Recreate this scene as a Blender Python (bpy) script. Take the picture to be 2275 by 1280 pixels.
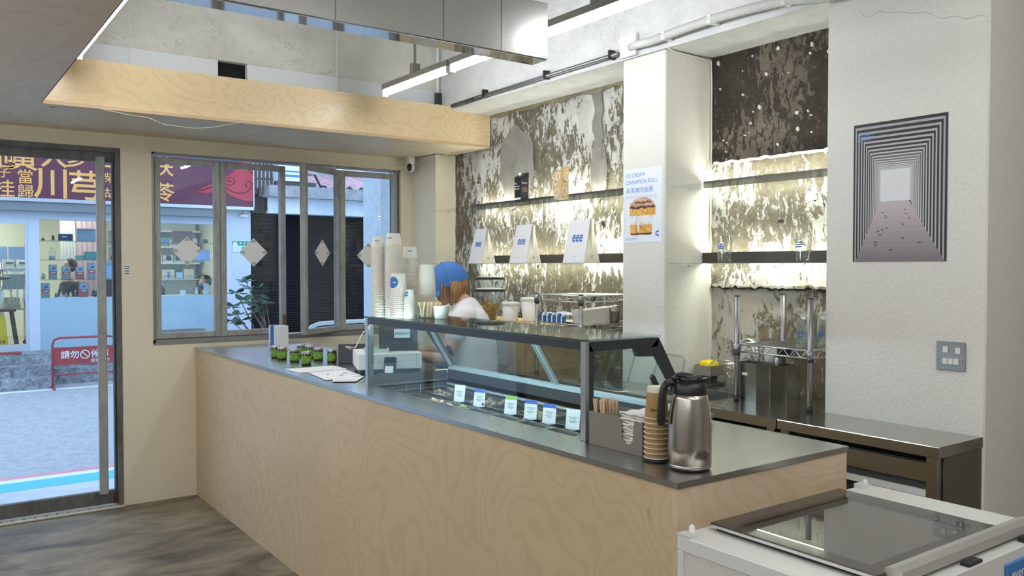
import bpy, bmesh, math, random
from mathutils import Vector, Matrix, noise
random.seed(7)
S = bpy.context.scene
COL = S.collection
for o in list(bpy.data.objects): bpy.data.objects.remove(o)
PI = math.pi
# ---------------------------------------------------------------- camera
FPX, CH = 1858.0, 1.54
cam = bpy.data.cameras.new('camera'); cam.sensor_width = 36.0; cam.lens = FPX / 2275 * 36.0
cam.clip_start = .05; cam.clip_end = 200
co = bpy.data.objects.new('camera', cam); COL.objects.link(co); S.camera = co
co.location = (0, 0, CH)
co.rotation_euler = (math.radians(90 - 1.4182), 0, math.radians(-35.740))
# ---------------------------------------------------------------- sky, exposure
w = bpy.data.worlds.new('sky'); S.world = w; w.use_nodes = True
w.node_tree.nodes['Background'].inputs[0].default_value = (.56, .73, 1.0, 1)
w.node_tree.nodes['Background'].inputs[1].default_value = 1.9
S.view_settings.view_transform = 'Standard'; S.view_settings.look = 'None'
S.view_settings.gamma = 1; S.view_settings.use_curve_mapping = False
S.view_settings.exposure = 0.54
TUBE = 60.0
S.cycles.max_bounces = 10; S.cycles.transparent_max_bounces = 24
S.cycles.diffuse_bounces = 4; S.cycles.glossy_bounces = 5
S.cycles.caustics_reflective = False; S.cycles.caustics_refractive = False
S.cycles.sample_clamp_indirect = 4.0
# ---------------------------------------------------------------- materials
MC = {}
def newmat(name):
    m = bpy.data.materials.new(name); m.use_nodes = True
    return m, m.node_tree.nodes, m.node_tree.links, m.node_tree.nodes['Principled BSDF']
def M(col, rough=.55, metal=0., spec=.5, emit=0., name=None, trans=0.):
    k = (tuple(round(c, 3) for c in col), rough, metal, spec, emit, trans)
    if k in MC: return MC[k]
    m, n, l, b = newmat(name or 'paint')
    b.inputs['Base Color'].default_value = (*col, 1); b.inputs['Roughness'].default_value = rough
    b.inputs['Metallic'].default_value = metal; b.inputs['Specular IOR Level'].default_value = spec
    if trans: b.inputs['Transmission Weight'].default_value = trans
    if emit:
        b.inputs['Emission Color'].default_value = (*col, 1); b.inputs['Emission Strength'].default_value = emit
    MC[k] = m; return m
def node(n, t, **k):
    x = n.new(t)
    for a, v in k.items():
        if a in ('operation', 'blend_type', 'data_type', 'feature', 'distance', 'noise_dimensions', 'wave_type', 'bands_direction', 'wave_profile'): setattr(x, a, v)
        else: x.inputs[a.replace('_', ' ')].default_value = v
    return x
def coords(n, l, scale=(1, 1, 1), loc=(0, 0, 0), rot=(0, 0, 0), kind='Object'):
    tc = n.new('ShaderNodeTexCoord'); mp = n.new('ShaderNodeMapping')
    mp.inputs['Scale'].default_value = scale; mp.inputs['Location'].default_value = loc; mp.inputs['Rotation'].default_value = rot
    l.new(tc.outputs[kind], mp.inputs['Vector']); return mp.outputs[0]
def ramp(n, l, src, stops):
    r = n.new('ShaderNodeValToRGB'); e = r.color_ramp.elements
    while len(e) < len(stops): e.new(.5)
    for i, (p, c) in enumerate(stops):
        e[i].position = p; e[i].color = (*c, 1) if len(c) == 3 else c
    l.new(src, r.inputs[0]); return r.outputs[0]
def mixc(n, l, fac, a, b, mode='MIX'):
    x = n.new('ShaderNodeMix'); x.data_type = 'RGBA'; x.blend_type = mode
    for i, v in ((0, fac), (6, a), (7, b)):
        if hasattr(v, 'links') or hasattr(v, 'is_linked'): l.new(v, x.inputs[i])
        elif i == 0: x.inputs[0].default_value = v
        else: x.inputs[i].default_value = (*v, 1)
    return x.outputs[2]
def noi(n, l, vec, scale, detail=4, rough=.55, dist=0.):
    x = n.new('ShaderNodeTexNoise'); l.new(vec, x.inputs['Vector'])
    x.inputs['Scale'].default_value = scale; x.inputs['Detail'].default_value = detail
    x.inputs['Roughness'].default_value = rough; x.inputs['Distortion'].default_value = dist
    return x.outputs[0]
def mth(n, l, op, a, b=None):
    x = n.new('ShaderNodeMath'); x.operation = op
    for i, v in ((0, a), (1, b)):
        if v is None: continue
        if hasattr(v, 'is_linked'): l.new(v, x.inputs[i])
        else: x.inputs[i].default_value = v
    return x.outputs[0]
def bump(n, l, b, h, strength=.3, dist=.01):
    x = n.new('ShaderNodeBump'); x.inputs['Strength'].default_value = strength; x.inputs['Distance'].default_value = dist
    l.new(h, x.inputs['Height']); l.new(x.outputs[0], b.inputs['Normal'])
def plywood(name, loc, scale=(1.0, 1.0, .8), light=(.64, .505, .325), dark=(.44, .325, .19), lines=52, rough=.42):
    m, n, l, b = newmat(name)
    v = coords(n, l, scale, loc)
    a = noi(n, l, v, 1.25, 4.0, .42, .9)
    s = mth(n, l, 'SINE', mth(n, l, 'MULTIPLY', a, lines * 3.4))
    ln = ramp(n, l, mth(n, l, 'MULTIPLY_ADD', s, .5), [(.0, (0, 0, 0)), (.5, (0, 0, 0))]) if False else None
    s01 = mth(n, l, 'ADD', mth(n, l, 'MULTIPLY', s, .5), .5)
    p = mth(n, l, 'POWER', s01, 4.0)
    fine = noi(n, l, coords(n, l, (9, 9, 60), loc), 3.0, 4, .6)
    big = noi(n, l, v, .9, 2, .5)
    base = ramp(n, l, big, [(.3, tuple(c * .93 for c in light)), (.7, tuple(min(1, c * 1.08) for c in light))])
    c = mixc(n, l, mth(n, l, 'MULTIPLY', p, .34), base, dark)
    c = mixc(n, l, .16, c, ramp(n, l, fine, [(.3, dark), (.7, light)]))
    kn = noi(n, l, v, 7.5, 2, .5)
    c = mixc(n, l, ramp(n, l, kn, [(.765, (0, 0, 0)), (.80, (1, 1, 1))]), c, (.24, .15, .08))
    l.new(c, b.inputs['Base Color']); b.inputs['Roughness'].default_value = rough
    b.inputs['Specular IOR Level'].default_value = .35
    bump(n, l, b, fine, .06, .003)
    return m
def stucco(name, col, sc=95, strength=.5, dirt=.0, spots=0):
    m, n, l, b = newmat(name)
    v = coords(n, l)
    h = noi(n, l, v, sc, 3, .6)
    g = noi(n, l, v, 2.2, 5, .6)
    c = ramp(n, l, g, [(.3, tuple(x * (1 - dirt - .03) for x in col)), (.7, col)])
    c = mixc(n, l, ramp(n, l, h, [(.40, (.16, .16, .16)), (.58, (0, 0, 0))]), c, tuple(x * .72 for x in col))
    if spots:
        sp = noi(n, l, v, 9, 6, .7, .4)
        c = mixc(n, l, ramp(n, l, sp, [(.69, (0, 0, 0)), (.73, (.8, .8, .8))]), c, (.20, .19, .16))
    l.new(c, b.inputs['Base Color']); b.inputs['Roughness'].default_value = .85
    b.inputs['Specular IOR Level'].default_value = .2
    bump(n, l, b, h, strength, .004)
    return m
def peeling(name, amount=.5, loc=(0, 0, 0), base=(.19, .17, .12), white=(.62, .62, .57), turn=.12, scale=12, gray=.35, white2=(.36, .36, .33), pits=.715):
    """old paint flaking in short brush-like dabs off a darker coat"""
    m, n, l, b = newmat(name)
    v0 = coords(n, l, (1, 1, 1), loc)
    w1 = n.new('ShaderNodeTexNoise'); l.new(v0, w1.inputs['Vector']); w1.inputs['Scale'].default_value = 2.6; w1.inputs['Detail'].default_value = 2
    vm = n.new('ShaderNodeVectorMath'); vm.operation = 'MULTIPLY_ADD'; l.new(w1.outputs['Color'], vm.inputs[0]); vm.inputs[1].default_value = (.16, .16, .16); l.new(v0, vm.inputs[2])
    mp = n.new('ShaderNodeMapping'); mp.inputs['Rotation'].default_value = (turn, 0, 0); mp.inputs['Scale'].default_value = (1, 2.3, .95); l.new(vm.outputs[0], mp.inputs['Vector'])
    big = noi(n, l, v0, 1.7, 3, .55)
    dab = noi(n, l, mp.outputs[0], scale, 9, .70, .55)
    fin = noi(n, l, v0, scale * 3.2, 6, .65, .8)
    s = mth(n, l, 'ADD', mth(n, l, 'MULTIPLY', dab, .78), mth(n, l, 'ADD', mth(n, l, 'MULTIPLY', fin, .26), mth(n, l, 'MULTIPLY', mth(n, l, 'SUBTRACT', big, .5), .62)))
    t = .53 + (.5 - amount) * .30
    mask = ramp(n, l, s, [(t - .016, (0, 0, 0)), (t + .026, (1, 1, 1))])
    gm = ramp(n, l, noi(n, l, v0, 5.0, 6, .65, .5), [(.42, (0, 0, 0)), (.62, (gray * 2,) * 3)])
    wc = mixc(n, l, gm, white, white2)
    bn = noi(n, l, v0, 20, 8, .72)
    bc = ramp(n, l, bn, [(.25, tuple(c * .5 for c in base)), (.55, base), (.8, tuple(c * 1.5 for c in base))])
    c = mixc(n, l, mask, bc, wc)
    pit = noi(n, l, v0, 17, 3, .5, .3)
    c = mixc(n, l, ramp(n, l, pit, [(pits, (0, 0, 0)), (pits + .02, (1, 1, 1))]), c, (.05, .042, .03))
    l.new(c, b.inputs['Base Color']); b.inputs['Roughness'].default_value = .9
    b.inputs['Specular IOR Level'].default_value = .15
    bump(n, l, b, mth(n, l, 'ADD', mth(n, l, 'MULTIPLY', mask, .7), mth(n, l, 'MULTIPLY', bn, .8)), .7, .007)
    return m
def cracked(name, col):
    """painted render with wandering hairline cracks and flaked spots"""
    m, n, l, b = newmat(name); v = coords(n, l, (1, 1, 1.4))
    a = noi(n, l, v, 4.6, 9, .66, .9); d = mth(n, l, 'ABSOLUTE', mth(n, l, 'SUBTRACT', a, .5))
    ln = ramp(n, l, d, [(.003, (1, 1, 1)), (.010, (0, 0, 0))])
    msk = ramp(n, l, noi(n, l, v, 1.6, 4, .6), [(.50, (0, 0, 0)), (.60, (1, 1, 1))])
    spot = ramp(n, l, noi(n, l, v, 12, 5, .7, .5), [(.69, (0, 0, 0)), (.715, (.9, .9, .9))])
    g = noi(n, l, v, 7, 6, .65)
    c = ramp(n, l, g, [(.3, tuple(x * .86 for x in col)), (.65, col)])
    f = mth(n, l, 'MAXIMUM', mth(n, l, 'MULTIPLY', mth(n, l, 'MULTIPLY', ln, msk), .45), mth(n, l, 'MULTIPLY', spot, mth(n, l, 'ADD', msk, .15)))
    c = mixc(n, l, f, c, (.22, .21, .16))
    l.new(c, b.inputs['Base Color']); b.inputs['Roughness'].default_value = .85
    bump(n, l, b, mth(n, l, 'ADD', mth(n, l, 'MULTIPLY', g, .7), mth(n, l, 'MULTIPLY', d, 2.0)), .8, .02); return m
def concrete(name, a, b_, c_, sc=3.0, rough=.75, st=(1, 1, 1), bmp=.15):
    m, n, l, b = newmat(name)
    v = coords(n, l, st)
    g = noi(n, l, v, sc, 9, .66, .8); h = noi(n, l, v, sc * .32, 4, .55, .6)
    s = mth(n, l, 'ADD', mth(n, l, 'MULTIPLY', g, .6), mth(n, l, 'MULTIPLY', h, .4))
    c = ramp(n, l, s, [(.36, a), (.5, b_), (.64, c_)])
    l.new(c, b.inputs['Base Color']); b.inputs['Roughness'].default_value = rough
    bump(n, l, b, g, bmp, .004); return m
def steel(name, col=(.50, .485, .455), rough=.28, brush=(2, 60, 60), amt=.10):
    m, n, l, b = newmat(name)
    g = noi(n, l, coords(n, l, brush), 6, 4, .6)
    b.inputs['Metallic'].default_value = 1
    l.new(ramp(n, l, g, [(.3, tuple(c * (1 - amt) for c in col)), (.7, tuple(c * (1 + amt) for c in col))]), b.inputs['Base Color'])
    b.inputs['Roughness'].default_value = rough
    return m
def glass(name, tint=(.93, .98, .96), refl=1.0, ior=1.5, rough=0.0, graze=.92):
    m = bpy.data.materials.new(name); m.use_nodes = True; n = m.node_tree.nodes; l = m.node_tree.links
    n.clear(); out = n.new('ShaderNodeOutputMaterial'); mx = n.new('ShaderNodeMixShader')
    t = n.new('ShaderNodeBsdfTransparent'); t.inputs[0].default_value = (*tint, 1)
    g = n.new('ShaderNodeBsdfGlossy'); g.inputs['Roughness'].default_value = rough
    lw = n.new('ShaderNodeLayerWeight'); lw.inputs[0].default_value = .5
    f = mth(n, l, 'ADD', mth(n, l, 'MULTIPLY', mth(n, l, 'POWER', lw.outputs['Facing'], 5.0), graze), .035 * refl)
    l.new(f, mx.inputs[0]); l.new(t.outputs[0], mx.inputs[1]); l.new(g.outputs[0], mx.inputs[2]); l.new(mx.outputs[0], out.inputs[0])
    return m
G = dict(
    ply=plywood('birch_plywood_front', (0, 0, 0)), ply2=plywood('birch_plywood_end', (3.3, 1, 7), (1.1, 1.1, 1.1), (.68, .54, .375), (.47, .35, .225)),
    ply3=plywood('birch_plywood_fascia', (9, 2, 3), (.9, .9, 1.4), (.72, .56, .34), (.52, .37, .20), 46, .30),
    ply4=plywood('birch_plywood_soffit', (5, 12, 3), (.8, .8, .8), (.80, .66, .48), (.62, .48, .33), 24),
    plyedge=M((.55, .38, .22), .6, name='plywood_edge'),
    cream=stucco('cream_stucco', (.84, .775, .62), 90, .35), pillar=stucco('off_white_stucco', (.76, .74, .68), 70, .6),
    white=cracked('white_painted_concrete', (.78, .78, .77)), rough=cracked('rough_white_plaster', (.76, .75, .69)),
    smooth=M((.76, .78, .79), .6, name='white_board'),
    peel=peeling('peeling_plaster', .46, (0, 0, 0), (.165, .148, .105), (.60, .60, .56)), peel2=peeling('peeling_plaster_niche', .52, (4, 2, 1), (.18, .16, .115), (.60, .60, .53), .45, 14),
    peel3=peeling('peeling_plaster_low', .55, (9, 5, 2), (.22, .18, .125), (.50, .47, .40), .35, 11, .2),
    tar=peeling('dark_bitumen_wall', .42, (2, 6, 3), (.060, .050, .040), (.135, .115, .09), 1.0, 16, .3, (.20, .17, .13)),
    patch=concrete('cement_patch', (.14, .135, .115), (.215, .205, .18), (.28, .27, .24), 6),
    floor=concrete('worn_concrete_floor', (.045, .036, .025), (.185, .152, .105), (.35, .29, .21), 2.4, .6, (.9, 1.9, 1), .1),
    steel=steel('brushed_steel'), steeltop=steel('dark_steel_top', (.52, .52, .51), .27, (14, 2, 14), .03),
    steelc=steel('steel_counter', (.54, .53, .505), .19, (60, 4, 60), .03), duct=steel('duct_steel', (.40, .39, .365), .30, (30, 30, 30), .10),
    mirror=M((.55, .53, .50), .06, 1, name='polished_steel'), chrome=M((.70, .70, .70), .14, 1, name='chrome'),
    jug=steel('jug_steel', (.52, .48, .43), .24, (60, 60, 2), .08),
    frame=concrete('window_frame_aluminium', (.24, .24, .23), (.34, .345, .33), (.44, .445, .43), 7, .42, (3, 3, 1), .05),
    dframe=concrete('door_frame_steel', (.08, .08, .076), (.12, .12, .115), (.17, .17, .162), 7, .40, (3, 3, 1), .05),
    glass=glass('window_glass', (.90, .95, .97), 1.0), cglass=glass('case_glass', (.93, .97, .96), 1.0), topglass=glass('case_top_glass', (.80, .88, .86), 1.9),
    sglass=glass('shelf_plate_glass', (.97, .99, .98), .5, graze=.30), clear=glass('clear_acrylic', (.96, .97, .97), 1.6), tumbler=glass('tumbler_glass', (.94, .95, .94), 3.0), dglass=glass('tinted_lid_glass', (.80, .79, .77), 4.5),
    black=M((.012, .012, .014), .38, name='black_plastic'), dark=M((.035, .040, .048), .35, name='charcoal_frame'),
    wht=M((.80, .80, .79), .45, name='white_plastic'), paper=M((.87, .88, .89), .8, spec=.2, name='white_paper'),
    cup=M((.84, .80, .71), .6, name='paper_cup_white'), kraft=M((.40, .245, .10), .75, name='kraft_paper'), wood=M((.72, .52, .33), .7, name='wooden_stick'),
    blue=M((.035, .17, .52), .6, name='blue_print'), grey=M((.24, .225, .20), .5, name='grey_metal'), fz=M((.74, .73, .69), .35, name='freezer_white'),
    led=M((.94, .975, 1), emit=TUBE, name='led_tube'), led2=M((.94, .974, 1), emit=TUBE * .5, name='led_tube_dim'), led3=M((.94, .973, 1), emit=TUBE * .66, name='led_tube_row'), strip=M((1.0, 1.0, .86), emit=27, name='shelf_led_strip'), cool=M((.66, .86, 1.0), emit=75, name='case_led'),
)
# ---------------------------------------------------------------- mesh builder
ORG = {}
def fr(o, u, v, n): return (Vector(o), Vector(u), Vector(v), Vector(n))
def frX(x, y, z): return fr((x, y, z), (0, -1, 0), (0, 0, 1), (-1, 0, 0))     # faces -X
def frY(x, y, z): return fr((x, y, z), (1, 0, 0), (0, 0, 1), (0, -1, 0))      # faces -Y
def frZ(x, y, z, a=0): return fr((x, y, z), (math.cos(a), math.sin(a), 0), (-math.sin(a), math.cos(a), 0), (0, 0, 1))
class MB:
    def __init__(s, mat=None): s.v = []; s.f = []; s.m = []; s.s = []; s.mat = mat
    def add(s, vs, fs, mat=None, smooth=False):
        k = len(s.v); s.v += [Vector(p) for p in vs]
        for f in fs: s.f.append([i + k for i in f]); s.m.append(mat or s.mat); s.s.append(smooth)
        return s
    def box(s, x0, x1, y0, y1, z0, z1, mat=None, b=0, T=None, seg=1):
        if b:
            bm = bmesh.new(); bmesh.ops.create_cube(bm, size=1)
            for v in bm.verts: v.co = Vector(((x0 + x1) / 2 + v.co.x * (x1 - x0), (y0 + y1) / 2 + v.co.y * (y1 - y0), (z0 + z1) / 2 + v.co.z * (z1 - z0)))
            bmesh.ops.bevel(bm, geom=bm.edges[:], offset=b, segments=seg, affect='EDGES', profile=.5)
            bm.verts.index_update(); vs = [v.co.copy() for v in bm.verts]; fs = [[v.index for v in f.verts] for f in bm.faces]; bm.free()
        else:
            vs = [Vector((x, y, z)) for z in (z0, z1) for y in (y0, y1) for x in (x0, x1)]
            fs = [(0, 2, 3, 1), (4, 5, 7, 6), (0, 1, 5, 4), (2, 6, 7, 3), (0, 4, 6, 2), (1, 3, 7, 5)]
        if T: vs = [T @ v for v in vs]
        return s.add(vs, fs, mat)
    def tube(s, pts, r, n=8, mat=None, closed=False, smooth=True, caps=True, up=None):
        pts = [Vector(p) for p in pts]; N = len(pts); rs = r if isinstance(r, (list, tuple)) else [r] * N
        rings = []; prev = None
        for i, p in enumerate(pts):
            a = pts[i - 1] if (i or closed) else p; c = pts[(i + 1) % N] if (i < N - 1 or closed) else p
            t = (c - a).normalized()
            if prev is None:
                ref = Vector((0, 0, 1)) if abs(t.z) < .9 else Vector((1, 0, 0)); x = t.cross(ref).normalized()
            else:
                x = prev - t * prev.dot(t)
                x = x.normalized() if x.length > 1e-6 else t.orthogonal().normalized()
            prev = x; y = t.cross(x)
            rings.append([p + (x * math.cos(2 * PI * (j + .5) / n) + y * math.sin(2 * PI * (j + .5) / n)) * rs[i] for j in range(n)])
        vs = [q for rg in rings for q in rg]; fs = []
        for i in range(N if closed else N - 1):
            a, b = i * n, ((i + 1) % N) * n
            for j in range(n): fs.append((a + j, a + (j + 1) % n, b + (j + 1) % n, b + j))
        s.add(vs, fs, mat, smooth)
        if caps and not closed:
            k = len(s.v) - len(vs); s.f += [[k + j for j in range(n)][::-1], [k + (N - 1) * n + j for j in range(n)]]; s.m += [mat or s.mat] * 2; s.s += [False] * 2
        return s
    def bar(s, p0, p1, w_, h_, mat=None, up=(0, 0, 1)):
        p0, p1 = Vector(p0), Vector(p1); t = (p1 - p0).normalized(); u = Vector(up)
        if abs(t.dot(u)) > .98: u = Vector((1, 0, 0))
        x = t.cross(u).normalized(); y = x.cross(t)
        vs = [p + x * a * w_ / 2 + y * b * h_ / 2 for p in (p0, p1) for b in (-1, 1) for a in (-1, 1)]
        return s.add(vs, [(0, 2, 3, 1), (4, 5, 7, 6), (0, 1, 5, 4), (2, 6, 7, 3), (0, 4, 6, 2), (1, 3, 7, 5)], mat)
    def lathe(s, prof, n=24, c=(0, 0, 0), mat=None, smooth=True, T=None):
        vs = []; fs = []; idx = []
        for r, z in prof:
            if r < 1e-6: idx.append([len(vs)]); vs.append(Vector((c[0], c[1], c[2] + z)))
            else:
                idx.append(list(range(len(vs), len(vs) + n)))
                vs += [Vector((c[0] + r * math.cos(2 * PI * j / n), c[1] + r * math.sin(2 * PI * j / n), c[2] + z)) for j in range(n)]
        for a, b in zip(idx, idx[1:]):
            for j in range(n):
                k = (j + 1) % n
                if len(a) == 1 and len(b) == 1: continue
                if len(a) == 1: fs.append((a[0], b[k], b[j]))
                elif len(b) == 1: fs.append((a[j], a[k], b[0]))
                else: fs.append((a[j], a[k], b[k], b[j]))
        if T: vs = [T @ v for v in vs]
        return s.add(vs, fs, mat, smooth)
    def prism(s, poly, axis, a0, a1, mat=None, smooth=False):
        def P(u, v, a): return (a, u, v) if axis == 'x' else (u, a, v) if axis == 'y' else (u, v, a)
        n = len(poly); vs = [P(u, v, a0) for u, v in poly] + [P(u, v, a1) for u, v in poly]
        fs = [list(range(n))[::-1], list(range(n, 2 * n))] + [(i, (i + 1) % n, n + (i + 1) % n, n + i) for i in range(n)]
        return s.add(vs, fs, mat, smooth)
    def ell(s, c, r, n=14, k=9, mat=None, T=None):
        prof = [(math.sin(PI * i / k), -math.cos(PI * i / k)) for i in range(k + 1)]; prof[0] = (0, -1); prof[-1] = (0, 1)
        t = MB(); t.lathe(prof, n); vs = [Vector((v.x * r[0], v.y * r[1], v.z * r[2])) for v in t.v]
        if T: vs = [T @ v for v in vs]
        return s.add([Vector(c) + v for v in vs], t.f, mat, True)
    def flat(s, F, poly, mat=None, d=0.):                     # 2-D polygon laid on a frame
        o, u, v, n = F; return s.add([o + u * a + v * b + n * d for a, b in poly], [list(range(len(poly)))], mat)
    def rect(s, F, a0, a1, b0, b1, mat=None, d=0.): return s.flat(F, [(a0, b0), (a1, b0), (a1, b1), (a0, b1)], mat, d)
    def txt(s, F, body, size, a=0, b=0, mat=None, d=.0006, bold=0, align=0, sx=1., mirror=False, turn=0.):
        vs, fs, x0, x1, y0, y1 = TX[(body, bold)]; o, u, v, n = F; ct, st = math.cos(turn), math.sin(turn)
        off = -(x0 + x1) / 2 if align == 0 else -x0
        out = []
        for x, y in vs:
            p = (x + off) * size * sx * (-1 if mirror else 1); q = (y - (y0 + y1) / 2) * size
            out.append(o + u * (a + p * ct - q * st) + v * (b + p * st + q * ct) + n * d)
        return s.add(out, fs, mat)
    def xf(s, T): s.v = [T @ v for v in s.v]; return s
    def build(s, name, parent=None, label=None, cat=None, group=None, kind=None, mat=None, org=None):
        mats = []; 
        for m in s.m:
            if (m or mat) not in mats: mats.append(m or mat)
        me = bpy.data.meshes.new(name)
        if parent is not None: o = ORG[parent.name]
        elif org is not None: o = Vector(org)
        else:
            xs = [v.x for v in s.v]; ys = [v.y for v in s.v]; o = Vector(((min(xs) + max(xs)) / 2, (min(ys) + max(ys)) / 2, min(v.z for v in s.v)))
        me.from_pydata([v - o for v in s.v], [], s.f)
        for m in mats: me.materials.append(m)
        me.polygons.foreach_set('material_index', [mats.index(m or mat) for m in s.m])
        me.polygons.foreach_set('use_smooth', s.s); me.update()
        ob = bpy.data.objects.new(name, me); COL.objects.link(ob); ORG[ob.name] = o
        if parent is not None: ob.parent = parent
        else: ob.location = o
        return tag(ob, label, cat, group, kind)
def tag(o, label=None, cat=None, group=None, kind=None):
    for k, v in (('label', label), ('category', cat), ('group', group), ('kind', kind)):
        if v: o[k] = v
    return o
def thing(name, label, cat, loc=(0, 0, 0), group=None, kind=None):
    o = bpy.data.objects.new(name, None); COL.objects.link(o); o.location = loc; o.empty_display_size = .05
    ORG[o.name] = Vector(loc); return tag(o, label, cat, group, kind)
def kids(o): return [c for c in ALLC.get(o.name, [])] if False else list(o.children)
def dup(o, loc=None, rz=None, label=None, group=None, parent=None):
    c = o.copy(); COL.objects.link(c); c.parent = parent
    if parent is None:
        if loc is not None: c.location = loc
        if rz is not None: c.rotation_euler = (0, 0, rz)
        if label: c['label'] = label
        if group: c['group'] = group
    for ch in kids(o): dup(ch, parent=c)
    return c
def rrect(x0, x1, y0, y1, r, n=5):
    out = []
    for cx, cy, a in ((x1 - r, y1 - r, 0), (x0 + r, y1 - r, 90), (x0 + r, y0 + r, 180), (x1 - r, y0 + r, 270)):
        for i in range(n + 1):
            t = math.radians(a + 90 * i / n); out.append((cx + r * math.cos(t), cy + r * math.sin(t)))
    return out
def circ(cx, cy, r, n=24, a0=0, a1=360): return [(cx + r * math.cos(math.radians(a0 + (a1 - a0) * i / n)), cy + r * math.sin(math.radians(a0 + (a1 - a0) * i / n))) for i in range(n + (0 if a1 - a0 == 360 else 1))]
def rotz(a, c=(0, 0, 0)): return Matrix.Translation(c) @ Matrix.Rotation(a, 4, 'Z') @ Matrix.Translation(-Vector(c))
# ---------------------------------------------------------------- lettering, turned into meshes once
TX = {}
def letters(*items):
    obs = []
    for body, bold in items:
        cu = bpy.data.curves.new('t', 'FONT'); cu.body = body; cu.size = 1; cu.resolution_u = 3
        if bold: cu.offset = bold
        ob = bpy.data.objects.new('t', cu); COL.objects.link(ob); obs.append((body, bold, ob))
    dg = bpy.context.evaluated_depsgraph_get(); dg.update()
    for body, bold, ob in obs:
        me = bpy.data.meshes.new_from_object(ob.evaluated_get(dg))
        vs = [(v.co.x, v.co.y) for v in me.vertices]; fs = [list(p.vertices) for p in me.polygons]
        xs = [v[0] for v in vs] or [0]; ys = [v[1] for v in vs] or [0]
        TX[(body, bold)] = (vs, fs, min(xs), max(xs), min(ys), max(ys))
        bpy.data.meshes.remove(me); cu = ob.data; bpy.data.objects.remove(ob); bpy.data.curves.remove(cu)
letters(('eee', .012), ('eee', 0), ('ICE CREAM', 0), ('CINNAMON ROLL', 0), ('冰淇淋肉桂捲', 0), ('アイスクリームシナモンロール', 0), ('C', .05), ('everyday', .01), ('everywhere', .01), ('everyone', .01),
        ('川', .012), ('芎', .012), ('當', .008), ('歸', .008), ('柴', .006), ('胡', .006), ('人', .012), ('參', .012), ('黃', .012), ('白', .012), ('地', .012), ('子', .006), ('桂', .008), ('茯', .012), ('苓', .012),
        ('請勿', .012), ('停車', .012), ('謝謝合作', 0), ('50', .01), ('PH54696', .006), ('MOTOR', .02), ('The', .01), ('Alternative', .01), ('Oat milk', .01), ('Barista', .01), ('MILK', .02), ('路', 0), ('號', 0), ('禁止', 0), ('小心地滑', .01), ('KIN', 0), ('R', .05))
XN, XP, YB = 3.387, 3.045, 5.82
def struct(mb, name, label, cat, parent=None, mat=None): return mb.build(name, parent, label if parent is None else None, cat if parent is None else None, None, 'structure' if parent is None else None, mat)
# floor, ceiling, far walls of the room
struct(MB(G['floor']).box(-3.2, 3.9, -3.2, 5.97, -.12, 0), 'floor', 'worn stained concrete floor of the shop', 'floor')
struct(MB(G['white']).box(-3.2, 3.9, -3.2, 5.97, 3.3, 3.45), 'ceiling', 'white painted concrete ceiling slab', 'ceiling')
hidw = stucco('grey_white_paint', (.56, .57, .59), 60, .2)
struct(MB(hidw).box(-3.2, -3.0, -3.2, 5.97, 0, 3.3), 'wall_left', 'grey white side wall far from the counter', 'wall')
struct(MB(hidw).box(-3.0, 3.9, -3.2, -3.0, 0, 3.3), 'wall_front', 'grey white wall behind the customer area', 'wall')
# back wall with door and window openings
DX0, DX1, DZ = -.95, 1.10, 2.30; WX0, WX1, WZ0, WZ1 = 1.289, 3.114, 1.04, 2.295
wb = MB(G['cream'])
wb.box(-3.0, DX0, YB, 5.97, 0, 3.3); wb.box(DX0, DX1, YB, 5.97, DZ, 3.3); wb.box(DX1, WX0, YB, 5.97, 0, 3.3)
wb.box(WX0, WX1, YB, 5.97, 0, WZ0); wb.box(WX0, WX1, YB, 5.97, WZ1, 3.3); wb.box(WX1, 3.9, YB, 5.97, 0, 3.3)
struct(wb, 'wall_back', 'cream stucco wall holding the glass door and the window', 'wall')
pm = stucco('grey_cream_pilaster', (.78, .73, .58), 90, .3)
struct(MB(pm).box(3.212, 3.6, 5.445, YB, 0, 2.388), 'pillar', 'cream corner pilaster beside the window and peeling wall', 'pillar')
# right wall: rough core, peeling plaster relief, painted pillars and beam
wr = MB(G['patch']).box(3.40, 3.7, -3.0, YB, 0, 3.3); wr.box(3.7, 3.9, -3.2, YB, 0, 3.3)
wr = struct(wr, 'wall_right', 'peeling bare plaster wall in the recesses behind the work bench', 'wall')
def relief(name, y0, y1, z0, z1, mat, amp=.006, step=.02, seed=0, x=XN):
    ny = max(2, int((y1 - y0) / step)); nz = max(2, int((z1 - z0) / step)); vs = []; fs = []
    for i in range(nz + 1):
        for j in range(ny + 1):
            y = y0 + (y1 - y0) * j / ny; z = z0 + (z1 - z0) * i / nz
            q = Vector((seed, y * 9, z * 9)); h = noise.fractal(q, .8, 2.1, 5) * .5 + noise.fractal(Vector((seed + 5, y * 2.2, z * 2.2)), 1, 2, 2) * .5
            vs.append((x - amp * max(-.8, min(1.2, h)), y, z))
    for i in range(nz):
        for j in range(ny): a = i * (ny + 1) + j; fs.append((a, a + ny + 1, a + ny + 2, a + 1))
    return MB(mat).add(vs, fs, None, True).build(name, wr)
relief('plaster', 3.1, 5.5, .9, 2.66, G['peel'], .007, .02, 1)
relief('plaster', 1.95, 2.95, 1.985, 2.10, G['peel2'], .010, .014, 2); relief('plaster', 1.95, 2.95, 1.43, 1.99, G['peel2'], .012, .014, 3)
relief('dark_plaster', 1.95, 2.95, 2.075, 2.66, G['tar'], .010, .014, 4, XN - .006); relief('plaster', 1.95, 2.95, .9, 1.45, G['peel3'], .009, .014, 5, XN + .006)
relief('plaster', -3.0, 1.42, 0, 2.66, G['peel3'], .008, .04, 6)
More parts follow.
